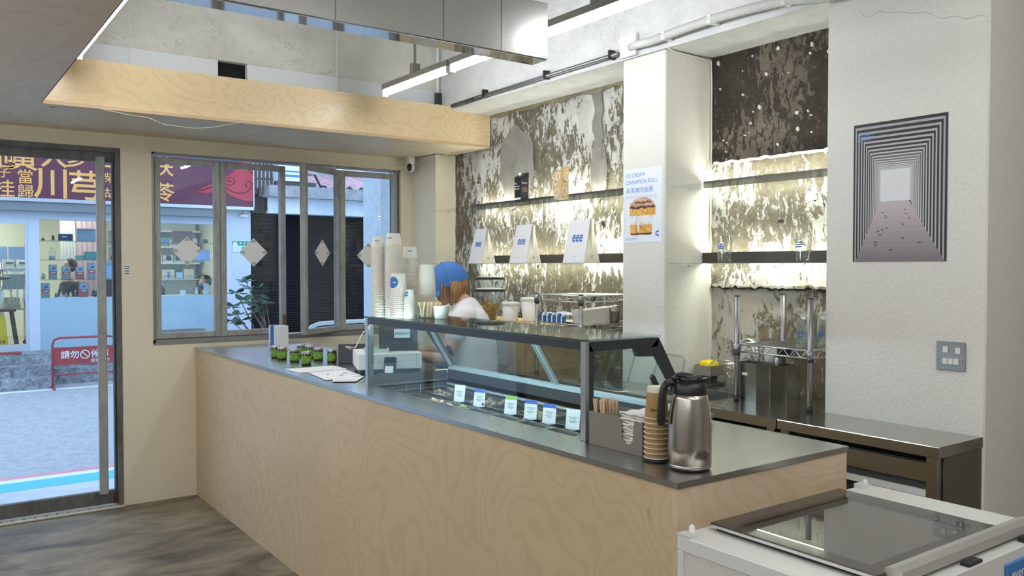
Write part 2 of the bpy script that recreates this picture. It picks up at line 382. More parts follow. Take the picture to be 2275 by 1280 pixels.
# smooth cement repairs on the plaster, the strip between two old panels and a crumbling ledge of paint
def blob(name, cy, cz, ry, rz, seed, mat, x=XN - .012, n=40, th=.006):
    pts = []
    for i in range(n):
        a = 2 * PI * i / n; k = 1 + .22 * noise.noise(Vector((math.cos(a) * 1.6, math.sin(a) * 1.6, seed)))
        k += .05 * noise.noise(Vector((math.cos(a) * 7, math.sin(a) * 7, seed)))
        pts.append((cy + ry * k * math.cos(a), cz + rz * k * math.sin(a)))
    return MB(mat).prism(pts, 'x', x, x + th).build(name, wr)
blob('cement_patch', 4.64, 2.235, .20, .27, 3.1, G['patch']); blob('cement_patch', 3.795, 2.12, .075, .17, 5.2, G['patch'])
cs = MB(G['patch']); pts = [(3.77, 2.20)]
for i in range(9): pts.append((3.765 + .012 * math.sin(i * 2.1), 2.22 + .052 * i))
for i in range(9): pts.append((3.845 + .016 * math.sin(i * 1.7), 2.636 - .052 * i))
cs.prism(pts, 'x', XN - .013, XN - .006).build('cement_strip', wr)
top = [(3.25, 2.60)] + [(3.25 + .1 * i, 2.598 + .012 * math.sin(i * 1.9)) for i in range(1, 22)] + [(5.4, 2.66), (3.25, 2.66)]
MB(concrete('olive_mortar', (.14, .12, .075), (.22, .19, .12), (.28, .25, .17), 8)).prism(top, 'x', XN - .014, XN - .004).build('mortar_band', wr)
led_ = [(1.96 + .02 * i, 2.078 + .010 * noise.noise(Vector((i * .4, 0, 3))) + .005 * noise.noise(Vector((i * 1.7, 0, 3)))) for i in range(48)]
MB(M((.80, .79, .72), .9)).prism(led_ + [(y, z - .011 - .007 * noise.noise(Vector((y * 29, 1, 1)))) for y, z in led_[::-1]], 'x', XN - .024, XN - .004).build('paint_ledge', wr)
fk = MB(M((.74, .73, .68), .9)); rf_ = random.Random(5)
for k in range(30):
    y_, z_ = rf_.uniform(2.03, 2.92), rf_.uniform(2.12, 2.60); s_ = rf_.choice((.003, .003, .004, .005, .008)); pts = [(y_ + s_ * rf_.uniform(.5, 1.2) * math.cos(a), z_ + s_ * rf_.uniform(.6, 1.7) * math.sin(a)) for a in [2 * PI * i / 7 for i in range(7)]]
    fk.prism(pts, 'x', XN - .0165, XN - .004)
fk.build('paint_flecks', wr, kind='stuff')
bk = MB(M((.36, .13, .06), .9)); bk.ell((XN - .016, 2.16, 2.093), (.016, .05, .016), 12, 7); bk.build('exposed_brick', wr)
crack = [(1.96 + .02 * i, 1.452 + .016 * noise.noise(Vector((i * .45, 4, 3))) + .008 * noise.noise(Vector((i * 1.9, 4, 3)))) for i in range(49)]
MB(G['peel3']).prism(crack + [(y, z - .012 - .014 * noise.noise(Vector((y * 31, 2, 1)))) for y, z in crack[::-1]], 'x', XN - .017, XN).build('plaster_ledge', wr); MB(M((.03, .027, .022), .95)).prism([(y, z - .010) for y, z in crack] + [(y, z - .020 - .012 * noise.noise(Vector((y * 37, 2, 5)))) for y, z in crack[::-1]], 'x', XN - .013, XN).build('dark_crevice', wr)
struct(MB(G['pillar']).box(XP, 3.5, 2.931, 3.237, 0, 2.62, None, .006), 'pillar', 'white stucco pillar carrying the ice cream poster', 'pillar')
struct(MB(G['pillar']).box(XP, 3.5, 1.40, 2.032, 0, 2.62, None, .006), 'pillar', 'broad white stucco pillar carrying the building photograph poster', 'pillar')
struct(MB(G['white']).box(XP, 3.9, -3.0, YB, 2.622, 3.3), 'trim_1', 'white painted concrete beam above the peeling wall and pillars', 'beam')
crm = M((.10, .09, .075), .9)
def crack_line(pts, F, name, par, wd=.0008):
    mb = MB(crm); o, u, v, n = F
    for (a, b), (c, d) in zip(pts, pts[1:]): mb.bar(o + u * a + v * b, o + u * c + v * d, wd, wd, up=n)
    return mb.build(name, par)
pil2 = [o for o in COL.objects if o.get('label', '').startswith('broad white')][0]
q = [(i * .03, .06 * noise.noise(Vector((i * .35, 9, 2))) - .004 * i) for i in range(20)]
crack_line([(.14 + a * .85, 2.55 - .07 * (a / .57) + b) for a, b in q], frX(XP - .0002, 2.032, 0), 'crack', pil2)
# upper back beam above the plywood bulkhead
ub = MB(G['rough']).box(-3.0, XP, 5.11, YB, 2.78, 3.3); ub.box(-3.0, 1.514, 5.118, YB, 2.655, 2.78, G['smooth']); ub.box(1.69, XP, 5.118, YB, 2.655, 2.78, G['smooth'])
ub.box(1.514, 1.69, 5.16, YB, 2.655, 2.78, M((.004, .004, .004), .9))  # black block paints the unlit depth of the opening
ub = struct(ub, 'trim_2', 'rough white plastered beam over the plywood bulkhead with a dark square opening', 'beam')
MB(G['smooth']).box(1.02, 1.024, 5.108, 5.12, 2.655, 3.3).build('joint', ub); MB(G['wht']).box(2.268, 2.278, 5.106, 5.12, 2.655, 3.3).build('joint', ub)
# plywood drop ceiling: bulkhead along the window wall and a wide soffit on the door side
b1 = thing('trim_3', 'birch plywood bulkhead running above the window and door', 'bulkhead', (0, 4.96, 2.39), None, 'structure')
MB(G['ply3']).box(.563, 2.722, 4.955, 4.973, 2.408, 2.65).build('fascia_board', b1); MB(G['ply3']).box(2.724, XN - .014, 4.955, 4.973, 2.408, 2.65).build('fascia_board', b1)
for x0, x1 in ((-3.0, -.6), (-.598, 1.8), (1.802, XN - .014)): MB(G['ply4']).box(x0, x1 if x1 < 3 else 3.21, 4.957, YB, 2.391, 2.408).build('soffit_board', b1)
MB(G['ply4']).box(3.21, XN - .014, 4.957, 5.444, 2.391, 2.408).build('soffit_board', b1)
MB(G['plyedge']).box(.563, XN - .014, 4.952, 4.9565, 2.390, 2.4085).build('board_edge', b1)
b2 = thing('trim_4', 'birch plywood soffit over the door side of the room', 'soffit', (-1.2, 1, 2.39), None, 'structure')
for y0, y1 in ((-3.0, -.65), (-.648, 1.7), (1.702, 4.1), (4.102, 4.955)): MB(G['ply4']).box(-3.0, .561, y0, y1, 2.391, 2.409).build('soffit_board', b2)
MB(G['ply3']).box(.545, .561, -3.0, 4.955, 2.409, 2.56).build('side_board', b2); MB(M((.16, .12, .08), .7)).box(.5615, .566, -3.0, 4.951, 2.391, 2.41).build('board_edge', b2)
# ---------------------------------------------------------------- door and window
def sash(par, x0, x1, y, z0, z1, fw=.045, d=.05, mat=None, gl=None, fb=None, ft=None):
    mat = mat or G['frame']; fb = fb or fw; ft = ft or fw
    for nm, a in (('stile', (x0, x0 + fw, z0, z1)), ('stile', (x1 - fw, x1, z0, z1)), ('rail', (x0 + fw, x1 - fw, z0, z0 + fb)), ('rail', (x0 + fw, x1 - fw, z1 - ft, z1))):
        MB(mat).box(a[0], a[1], y, y + d, a[2], a[3], None, .004).build(nm, par)
    MB(gl or G['glass']).box(x0 + fw, x1 - fw, y + d * .45, y + d * .45 + .006, z0 + fb, z1 - ft).build('pane', par)
dr = thing('door_1', 'steel framed glass entrance door with a long vertical pull bar', 'door', (.6, YB + .03, 0), None, 'structure')
fm = MB(G['dframe']); fm.box(DX1 - .03, DX1, YB - .004, YB + .10, 0, DZ); fm.box(DX0, DX1 - .03, YB - .004, YB + .10, DZ - .03, DZ); fm.box(DX0, DX0 + .03, YB, YB + .1, 0, DZ); fm.build('frame', dr)
lf = MB(G['dframe']).box(-.02, .02, YB + .03, YB + .07, .02, DZ - .032).build('meeting_stile', dr)
sash(dr, .022, DX1 - .032, YB + .03, .02, DZ - .034, .012, .04, G['dframe'], None, .085, .055)
sash(dr, DX0 + .032, -.022, YB + .03, .02, DZ - .034, .012, .04, G['dframe'], None, .085, .055)
hb = MB(G['frame']).box(.955, 1.005, YB - .045, YB - .005, .10, 2.235, None, .006); hb.build('pull_bar', dr)
for z in (.13, 2.2): MB(G['dframe']).box(.965, .995, YB - .006, YB + .031, z, z + .03).build('bar_mount', dr)
MB(M((.10, .035, .015), .8)).box(1.045, 1.07, YB + .02, YB + .031, .02, .08).build('rust_patch', dr)
th = MB(M((.62, .60, .52), .6, .6)).box(DX0, DX1, YB - .05, YB, 0, .016, None, .004)
th = th.build('door_threshold', None, 'studded metal threshold strip under the glass door', 'threshold', kind='structure')
stud = MB(M((.35, .33, .28), .5, .8))
for i in range(34):
    for k in range(2): stud.box(DX0 + .04 + i * .06, DX0 + .052 + i * .06, YB - .035 + k * .018, YB - .027 + k * .018, .0165, .0185)
stud.build('stud', th, kind='stuff')
wn = thing('window_1', 'four part folding window in worn aluminium frames, one leaf ajar', 'window', (2.2, YB + .02, WZ0), None, 'structure')
om = M((.30, .30, .29), .5, .7); of = MB(om); of.box(WX0, WX1, YB - .003, YB + .09, WZ0 - .012, WZ0 + .022); of.box(WX0, WX0 + .014, YB - .003, YB + .09, WZ0, WZ1); of.box(WX1 - .014, WX1, YB - .003, YB + .09, WZ0, WZ1); of.box(WX0, WX1, YB - .003, YB + .09, WZ1 - .012, WZ1); of.build('frame', wn)
def leaf(x0, x1, ang=0, hinge=None):
    lf = thing('leaf', None, None); lf.parent = wn; del ORG[lf.name]; bpy.data.objects.remove(lf)
    k = len(COL.objects); before = set(o.name for o in COL.objects)
    sash(wn, x0, x1, YB + .012, WZ0 + .024, WZ1 - .03, .040, .045)
    if ang:
        Rm = rotz(ang, (hinge, YB + .03, 0))
        for o in COL.objects:
            if o.name not in before:
                og = ORG[o.name]
                for v in o.data.vertices: v.co = Rm @ (v.co + og) - og
leaf(WX0 + .016, 1.733); leaf(1.735, 2.196); leaf(2.618, WX1 - .016); leaf(2.155, 2.616, math.radians(33), 2.616)
hm = M((.16, .085, .035), .85)
for x in (2.172, ): MB(hm).box(x, x + .018, YB + .004, YB + .0125, WZ0 + .05, WZ0 + .16).build('rusty_latch', wn)
# paper squares taped on the panes, tipped on a corner
def diamond(cx, cz, h, T=None, lab=''):
    t = thing('paper_square', lab, 'paper', (cx, YB + .02, cz - h)); F = frY(cx, YB + .0275, cz)
    a = MB(G['paper']).flat(F, [(0, -h), (h, 0), (0, h), (-h, 0)]); a.flat(F, [(0, -h), (-h, 0), (0, h), (h, 0)], None, -.001)
    b = []
    for p, q in ((0, .78), (0, -.78), (.78, 0), (-.78, 0)):
        b.append(MB(M((.50, .49, .46), .5)).rect(F, p * h - .016, p * h + .016, q * h - .010, q * h + .010, None, .0006))
    for m in [a] + b:
        if T: m.xf(T)
    a.build('sheet', t); [m.build('tape', t) for m in b]
diamond(1.515, 1.65, .098, None, 'white paper square tipped on a corner, on the pane nearest the door')
diamond(1.966, 1.645, .100, None, 'white paper square on a corner, on the pane beside the open gap')
diamond(2.39, 1.645, .098, rotz(math.radians(33), (2.616, YB + .03, 0)), 'white paper square on the ajar window leaf')
diamond(2.855, 1.63, .098, None, 'white paper square partly behind the tall cup stacks')
# ---------------------------------------------------------------- lamps, duct, pipes
def lamp(x, y0, y1, z, lab, grp, hang=True, lm='led'):
    t = thing('led_tube_lamp', lab, 'lamp', (x, (y0 + y1) / 2, z), grp)
    MB(G['grey']).box(x - .02, x + .02, y0, y1, z + .022, z + .058, None, .003).build('channel', t)
    MB(G[lm]).tube([(x, y0 + .015, z), (x, y1 - .015, z)], .0135, 10).build('tube', t)
    for y in (y0 + .002, y1 - .015): MB(G['wht']).box(x - .018, x + .018, y, y + .013, z - .016, z + .024).build('end_cap', t)
    if hang:
        MB(G['grey']).box(x - .006, x + .006, (y0 + y1) / 2 - .006, (y0 + y1) / 2 + .006, z + .058, 3.3).build('hanger', t)
        MB(G['grey']).box(x - .024, x + .024, (y0 + y1) / 2 - .018, (y0 + y1) / 2 + .018, z + .055, z + .11).build('clamp', t)
RL = ['bright LED tube at the bulkhead end of the row over the counter', 'bright LED tube in the middle of the row over the counter', 'bright LED tube of the counter row next to the conduit and pillars']
for i, (a, b) in enumerate(((3.89, 4.66), (3.10, 3.87), (2.31, 3.08))): lamp(2.385, a, b, 2.605, RL[i], 'LED tubes in the row over the counter', lm='led3')
lamp(.70, 3.51, 4.71, 2.60, 'bright LED tube hung along the edge of the plywood soffit', None)
for x in (.70, 1.9):
    for a, b in ((-.4, .8), (-1.7, -.5)): lamp(x, a, b, 2.75, 'bright LED tube hung behind the viewer over the customer area', 'LED tubes over the customer area')
for x in (-.9, -2.1):  # unseen tube rows added as fill light for the door side
    for a, b in ((2.9, 4.1), (1.4, 2.6), (-.1, 1.1), (-1.6, -.4)): lamp(x, a, b, 2.33, 'bright LED tube fixed under the plywood soffit', 'LED tubes under the soffit', hang=False, lm='led2')
lamp(-.35, 3.75, 4.85, 2.33, 'bright LED tube under the soffit near the glass door', None, hang=False, lm='led2'); lamp(-.35, 2.3, 3.5, 2.33, 'bright LED tube under the soffit beside the one near the door', None, hang=False, lm='led2')  # unseen tubes added to brighten the back wall and floor by the door
du = thing('steel_duct', 'long stainless steel box duct hung below the ceiling', 'duct', (1.0, 2.80, 2.40))
MB(G['duct']).box(-.5, 2.166, 2.755, 2.86, 2.404, 2.636, None, .002).build('casing', du)
MB(G['mirror']).box(-.495, 2.161, 2.76, 2.855, 2.4, 2.4035).build('polished_underside', du)
for x in (1.22, 1.66, 1.93): MB(M((.28, .27, .25), .4, 1)).box(x, x + .004, 2.7535, 2.7555, 2.405, 2.635).build('seam', du)
for x in (0, 2.0): MB(G['grey']).box(x, x + .012, 2.80, 2.812, 2.636, 3.3).build('hanger', du)
cd = thing('flexible_conduit', 'grey corrugated conduit clipped along the beam above the pillars', 'conduit', (3.0, 2.5, 2.64))
pth = [(3.03, 3.16, 2.672), (3.005, 3.10, 2.668), (3.003, 2.99, 2.662)] + [(3.003 - .01 * math.sin(i / 8 * PI), 2.99 - .098 * i, 2.662 + .012 * math.sin(i / 8 * PI)) for i in range(1, 9)]
pth += [(2.995, 2.12, 2.645), (2.99, 2.05, 2.628), (2.99, 1.97, 2.618), (2.99, 1.88, 2.628), (2.995, 1.75, 2.65), (3.0, 1.55, 2.68), (3.0, 1.2, 2.70)]
MB(M((.66, .66, .63), .5)).tube(pth, .0205, 12).build('hose', cd)
rg = MB(M((.58, .58, .55), .5))
for (a, b) in zip(pth[2:], pth[3:]):
    a, b = Vector(a), Vector(b); n = max(1, int((b - a).length / .012))
    for i in range(n): p = a.lerp(b, i / n); rg.tube([p, p + (b - a).normalized() * .004], .0222, 10, caps=False)
rg.build('ribs', cd, kind='stuff')
for i in (3, 6, 10, 15): p = pth[i]; MB(G['wht']).box(p[0] - .02, XP - .001, p[1] - .012, p[1] + .012, p[2] - .021, p[2] + .021, None, .003).build('clip', cd)
jb = thing('junction_box', 'flat white steel junction box on the beam where the conduit starts', 'box', (3.03, 3.14, 2.62)); MB(G['wht']).box(XP - .022, XP - .001, 3.12, 3.24, 2.628, 2.74, None, .003).build('case', jb); MB(G['black']).tube([(XP - .024, 3.145, 2.67), (XP - .021, 3.145, 2.67)], .02, 12).build('knockout', jb)
bp = thing('black_pipe', 'dark metal pipe strapped along the beam above the peeling wall', 'pipe', (3.02, 4.1, 2.63))
MB(M((.10, .10, .105), .35, .8)).tube([(3.02, 4.90, 2.642), (3.02, 4.5, 2.647)], .013, 8).build('pipe', bp); MB(M((.30, .30, .30), .35, .8)).tube([(3.02, 4.5, 2.647), (3.02, 3.245, 2.655)], .012, 8).build('pipe', bp)
for y in (4.5, 3.86, 3.3): MB(G['black']).box(3.004, XP - .001, y - .008, y + .008, 2.636, 2.684).build('strap', bp)
vp = thing('white_pipe', 'thin white vertical pipe in the corner above the bulkhead', 'pipe', (3.02, 5.07, 2.65)); MB(G['wht']).tube([(3.018, 5.085, 2.652), (3.018, 5.085, 3.3)], .012, 8).build('pipe', vp); MB(G['dark']).box(3.0, XP - .002, 5.07, 5.10, 2.68, 2.76).build('coupling', vp)
sc = thing('security_camera', 'white dome security camera under the plywood bulkhead beside the window', 'camera', (3.13, 5.70, 2.28))
MB(G['wht']).lathe([(0, 2.39), (.033, 2.39), (.033, 2.335), (.028, 2.33), (0, 2.33)], 18, (3.135, 5.69, 0)).build('base', sc)
MB(G['wht']).ell((3.135, 5.69, 2.306), (.034, .034, .036), 16, 10).build('ball', sc)
MB(G['black']).ell((3.112, 5.667, 2.304), (.020, .020, .031), 14, 8).build('lens', sc)
cb = MB(G['wht']); cb.tube([(3.16, 5.69, 2.32), (3.22, 5.60, 2.352), (3.26, 5.42, 2.378), (3.27, 5.3, 2.389)], .0025, 5); cb.build('cable', sc)
cb = MB(G['wht']); cb.tube([(3.11, 5.69, 2.315), (3.0, 5.79, 2.30), (2.86, 5.812, 2.285), (2.70, 5.812, 2.30), (2.58, 5.812, 2.275), (2.48, 5.812, 2.33), (2.3, 5.812, 2.345)], .0025, 5); cb.build('cable', sc)
fw = MB(M((.75, .70, .58), .5)); fw.tube([(.80, 4.948, 2.395), (.98, 4.94, 2.372), (1.08, 4.94, 2.366), (1.16, 4.93, 2.336), (1.32, 4.93, 2.33), (1.42, 4.94, 2.345), (1.60, 4.948, 2.395)], .0016, 5)
fw.build('hanging_thread', None, 'thin thread drooping from the edge of the plywood bulkhead', 'thread')
pq = thing('paper_sticker', 'small printed sticker on the cream wall beside the door handle', 'sticker', (1.13, YB - .002, 1.5)); F = frY(1.135, YB - .0015, 1.525); MB(G['paper']).rect(F, -.02, .02, -.03, .03).build('sheet', pq)
for k in range(4): MB(M((.1, .1, .1), .7)).rect(F, -.017, .015, .018 - .015 * k, .024 - .015 * k, None, .0005).build('print', pq)
# ---------------------------------------------------------------- service counter
CX0, CX1, CY0, CY1 = 1.555, 2.29, 1.45, 5.815
ct = thing('service_counter', 'long birch plywood service counter with a dark steel top', 'counter', (1.92, 3.6, 0))
MB(G['ply']).box(CX0, CX0 + .018, 3.584, CY1, 0, .984).build('front_panel', ct); MB(G['ply']).box(CX0, CX0 + .018, CY0 + .018, 3.581, 0, .984).build('front_panel', ct)
MB(M((.76, .60, .40), .6)).box(CX0 - .0006, CX0 + .01, 3.581, 3.584, 0, .984).build('panel_joint', ct)
MB(G['ply2']).box(CX0, CX1, CY0, CY0 + .018, 0, .984).build('end_panel', ct); MB(G['ply2']).box(CX1 - .018, CX1, CY0 + .018, CY1, .1, .984).build('back_panel', ct)
WX = (1.712, 2.118, 1.985, 3.485)            # opening for the chilled well
tp = MB(G['steeltop']); z0, z1 = .984, 1.0
tp.box(CX0 - .004, CX1 + .004, CY0 - .004, WX[2], z0, z1); tp.box(CX0 - .004, CX1 + .004, WX[3], CY1, z0, z1); tp.box(CX0 - .004, WX[0], WX[2], WX[3], z0, z1); tp.box(WX[1], CX1 + .004, WX[2], WX[3], z0, z1)
tp.build('steel_top', ct)
# ---------------------------------------------------------------- glass display case
KX, KR, KY0, KY1, KZ = 1.69, 2.15, 1.96, 3.50, 1.316
dc = thing('display_case', 'glass refrigerated display case with dark frame set into the counter', 'display case', (1.92, 2.73, 1.0))
alu = M((.52, .54, .56), .35, .9); fd = G['dark']
def sidef(y, th, mat, nm):
    xr = 2.01; zt = KZ - .008
    def ring(inner):
        return [(KX + inner, 1.001 + inner * .2), (KX + inner, zt - inner), (xr - inner * .35, zt - inner), (KR - inner * .9, 1.001 + inner * .2)]
    o = [(KX, 1.001), (KX, zt), (xr, zt), (KR + .012, 1.06), (KR + .012, 1.001)]; i = .024
    mb = MB(mat)
    mb.prism([(KX + .014, 1.001), (KX + .034, 1.001), (KX + .034, zt - .03), (KX + .014, zt)], 'y', y, y + th)
    mb.prism([(KX + .014, zt - .03), (KX + .014, zt), (xr, zt), (xr - .006, zt - .03)], 'y', y, y + th)
    mb.prism([(xr - .034, zt - .03), (xr, zt), (KR + .014, 1.062), (KR - .020, 1.062)], 'y', y, y + th)
    mb.prism([(xr - .11, zt - .03), (xr - .03, zt - .03), (xr - .02, zt - .062), (xr - .095, zt - .058)], 'y', y, y + th)
    mb.build(nm, dc)
    MB(G['cglass']).prism([(KX + .03, 1.002), (KX + .03, zt - .025), (xr - .02, zt - .025), (KR - .01, 1.062), (KR - .01, 1.002)], 'y', y + th * .4, y + th * .4 + .004).build('side_glass', dc)
sidef(KY0, .016, fd, 'side_frame'); sidef(KY1 - .016, .016, M((.26, .29, .31), .35, .7), 'side_frame')
for y in (KY0 - .001, KY1 - .023):
    MB(alu).box(KX, KX + .014, y, y + .024, 1.001, KZ - .008).build('corner_post', dc)
MB(G['cglass']).box(KX + .004, KX + .009, KY0 + .024, KY1 - .024, 1.001, KZ - .03).build('front_glass', dc)
MB(fd).box(KX, KX + .022, KY0 + .024, KY1 - .024, KZ - .034, KZ - .008).build('front_rail', dc)
MB(G['topglass']).box(KX - .004, 2.016, KY0 - .004, KY1 + .004, KZ - .006, KZ).build('top_glass', dc)
MB(M((.03, .07, .065), .15)).box(KX - .0055, KX - .0042, KY0 - .004, KY1 + .004, KZ - .006, KZ).build('glass_edge', dc)
MB(fd).box(1.985, 2.01, KY0 + .016, KY1 - .016, KZ - .034, KZ - .008).build('rear_rail', dc)
sl = M((.60, .72, .78), .3, .4)  # case lamp's blue glow painted into the track and stile colour
for k, x in ((0, 2.150), (1, 2.131)):
    MB(sl).box(x - .007, x + .007, KY0 + .016, KY1 - .016, 1.044, 1.062 - .003 * k, None, .001).build('door_track', dc)
MB(M((.10, .11, .12), .35, .6)).box(2.122, 2.165, KY0 + .016, KY1 - .016, 1.001, 1.043).build('rear_sill', dc)
def door(y0, y1, dx):
    p = thing('sliding_door', None, None, ORG[dc.name]); p.parent = dc; p.location = (0, 0, 0)
    a = (2.005 + dx, KZ - .036); b = (2.142 + dx, 1.064)
    MB(G['cglass']).prism([a, (a[0] + .005, a[1]), (b[0] + .005, b[1]), b], 'y', y0, y1).build('sliding_door_glass', dc)
    bpy.data.objects.remove(p)
    for y in (y0, y1 - .014): MB(sl).prism([(a[0] - .004, a[1]), (a[0] + .010, a[1]), (b[0] + .010, b[1]), (b[0] - .004, b[1])], 'y', y, y + .014).build('door_stile', dc)
    return a, b
door(2.64, KY1 - .02, -.014); door(KY0 + .02, 2.70, .004)
for y in (3.40, 2.05):
    t = .62; x = 2.0 + .137 * t; z = 1.28 - .216 * t; d = Vector((.137, 0, -.216)).normalized()
    mb = MB(G['black']); c = Vector((x - .004, y, z)); mb.tube([c - d * .03, c - d * .018, c + d * .018, c + d * .03], [.004, .011, .011, .004], 8); mb.build('finger_pull', dc)
MB(G['cool']).box(1.715, 1.722, KY0 + .05, KY1 - .05, KZ - .030, KZ - .022).build('light_strip', dc)
# chilled well
wl = M((.30, .29, .27), .32, .85)
WB = .80; we = MB(wl); a, b, c, d = WX
we.box(a - .004, a, c, d, WB, .998); we.box(b, b + .004, c, d, WB, 1.0); we.box(a, b, c - .004, c, WB, .998); we.box(a, b, d, d + .004, WB, 1.04); we.box(a, b, c, d, WB - .004, WB); we.build('well', dc)
MB(alu).box(a, b, d - .006, d, .992, 1.0).build('well_rim', dc)
gl_ = MB(M((.62, .62, .58), .4))  # pale grid lines draw a tile reflection on the well's end wall
for k in range(5): gl_.box(a + .005, b - .005, d - .0025, d - .0005, .83 + k * .033, .8315 + k * .033)
for k in range(5): gl_.box(a + .03 + k * .075, a + .0315 + k * .075, d - .0025, d - .0005, .83, .985)
gl_.build('end_grille', dc)
for z in (.951, .973): MB(M((.62, .70, .76), .35, .5)).box(b - .016, b - .006, c + .02, d - .02, z, z + .009, None, .002).build('vent_rail', dc)
for k in range(6): MB(wl).box(b - .012, b - .008, c + .12 + k * .24, c + .13 + k * .24, .86, .965).build('rail_bracket', dc)
# pans, food and price cards
PZ = .964
pan_m = M((.42, .42, .40), .3, .95); blk = M((.014, .014, .015), .5)
def pan(y0, y1, x0, x1, lab, food=None, grp=None):
    t = thing('food_pan', lab, 'food pan', ((x0 + x1) / 2, (y0 + y1) / 2, WB), grp)
    mb = MB(pan_m); r = .008
    for q in ((x0 - r, x0, y0 - r, y1 + r), (x1, x1 + r, y0 - r, y1 + r), (x0, x1, y0 - r, y0), (x0, x1, y1, y1 + r)): mb.box(q[0], q[1], q[2], q[3], PZ - .004, PZ)
    mb.build('rim', t)
    mb = MB(pan_m); i = .006; mb.box(x0, x0 + .002, y0, y1, WB + .001, PZ - .004); mb.box(x1 - .002, x1, y0, y1, WB + .001, PZ - .004); mb.box(x0, x1, y0, y0 + .002, WB + .001, PZ - .004); mb.box(x0, x1, y1 - .002, y1, WB + .001, PZ - .004); mb.box(x0, x1, y0, y1, WB + .0005, WB + .004); mb.build('tub', t)
    if food is None: MB(blk).box(x0 + .002, x1 - .002, y0 + .002, y1 - .002, PZ - .016, PZ - .012).build('black_liner', t)
    else:
        mb = MB(); rnd = random.Random(int(y0 * 100))
        for k in range(60):
            x = rnd.uniform(x0 + .014, x1 - .014); y = rnd.uniform(y0 + .014, y1 - .014); s_ = rnd.uniform(.008, .016)
            mb.ell((x, y, PZ - .012 + rnd.uniform(-.006, .016)), (s_, s_ * rnd.uniform(.4, 1), s_ * .5), 7, 4, M(food[k % len(food)], .7), Matrix.Rotation(rnd.uniform(0, 6), 3, 'Z').to_4x4() @ Matrix.Rotation(rnd.uniform(-.8, .8), 4, 'X'))
        mb.box(x0 + .003, x1 - .003, y0 + .003, y1 - .003, PZ - .03, PZ - .014, M(food[0], .8)); mb.build('food', t, kind='stuff')
fr_x = (1.726, 1.872); ys = [2.01 + .172 * i for i in range(8)]
foods = {6: [(.62, .46, .28), (.50, .34, .18), (.70, .55, .36)], 5: [(.42, .48, .16), (.55, .56, .28), (.26, .36, .10)]}
labs = {6: 'steel pan of tan crumble in the chilled case', 5: 'steel pan of green salad leaves in the chilled case', 4: 'empty shiny steel pan in the chilled case next to the salad pan'}
for i, y in enumerate(ys):
    pan(y, y + .150, fr_x[0], fr_x[1], labs.get(i, ('black lined pan in the front row of the chilled case' if i < 7 else 'black lined pan beside the case end grille')), foods.get(i), None if i in labs else 'black lined pans in the front row')
for i, y in enumerate(ys):
    pan(y, y + .150, 1.935, 2.085, 'narrow pan in the rear row of the chilled case behind the price cards', [(.30, .24, .15), (.20, .15, .09), (.36, .32, .20)] if i % 2 else None, 'narrow pans in the rear row')
cards = [(3.030, 0, None), (2.876, 1, (.05, .16, .55)), (2.654, 2, (.30, .52, .12)), (2.524, 3, (.05, .16, .55)), (2.410, 4, (.05, .16, .55)), (2.275, 5, None)]
cl = ['plain white price card in the case by the crumble pan', 'blue topped price card with a dark dot, near the salad pan', 'green topped white price card in the chilled case', 'blue topped price card beside the green topped card', 'second blue topped price card from the green topped one, by the plain card', 'plain white price card next to the front post of the case']
for y, i, c in cards:
    t = thing('price_card', cl[i], 'price card', (1.900, y, PZ)); F = fr((1.900, y, PZ), (.35, -.94, 0), (.12, .03, .99), (-.93, -.35, .1))
    mb = MB(M((.82, .86, .88), .6)); mb.rect(F, -.028, .028, .002, .072); mb.flat(F, [(-.028, .002), (-.028, .072), (.028, .072), (.028, .002)], None, -.001); mb.build('card', t)
    if c: MB(M(c, .6)).rect(F, -.028, .028, .058, .072, None, .0006).build('colour_band', t)
    mb = MB(M((.30, .36, .42), .7))
    for k, (p, q) in enumerate(((.036, .018), (.030, .012), (.022, .016), (.017, .010))): mb.rect(F, -q, q, p + .006, p + .0085, None, .0006)
    mb.build('print', t, kind='stuff')
    if i == 1: MB(M((.03, .05, .12), .6)).flat(F, circ(.020, .012, .006, 12), None, .0006).build('round_stamp', t)
    MB(G['chrome']).box(1.884, 1.912, y - .03, y + .03, PZ - .004, PZ + .003).build('clip', t)
# ---------------------------------------------------------------- things on the counter
CT = 1.0005
# thermal jug
jg = thing('thermal_jug', 'brushed steel thermal jug with black handle and lid on the counter corner', 'jug', (0, 0, 0))
MB(G['jug']).lathe([(0, .004), (.054, .004), (.0575, .008), (.0575, .014), (.0568, .0145), (.0575, .015), (.058, .06), (.0578, .11), (.0565, .135), (.053, .165), (.048, .190), (.0455, .202), (.0, .202)], 40).build('body', jg)
MB(G['black']).lathe([(0, 0), (.052, 0), (.053, .006), (0, .006)], 32).build('foot', jg)
MB(G['black']).lathe([(.046, .2015), (.0465, .206), (.044, .222), (.040, .231), (.034, .234), (0, .234)], 32).build('collar', jg)
lid = MB(G['black']); lid.lathe([(.030, .233), (.032, .240), (.030, .247), (.018, .250), (0, .251)], 24)
lid.ell((-.012, 0, .248), (.030, .020, .010), 14, 7, T=Matrix.Rotation(.18, 4, 'Y')); lid.ell((-.036, 0, .243), (.014, .014, .007), 10, 6); lid = lid.build('lid', jg)
MB(G['black']).prism([(.030, .225), (.047, .238), (.052, .243), (.046, .244), (.030, .240)], 'y', -.012, .012).build('spout', jg); MB(G['chrome']).box(.034, .050, -.004, .004, .240, .2425).build('spout_plate', jg)
hd = MB(G['black']); pp = [(-.036, 0, .226), (-.052, 0, .231), (-.063, 0, .228), (-.071, 0, .215), (-.075, 0, .19), (-.077, 0, .16), (-.078, 0, .13), (-.077, 0, .117)]
hd.tube(pp, [.008, .0095, .010, .010, .0105, .0105, .0115, .009], 12); hd.build('handle', jg)
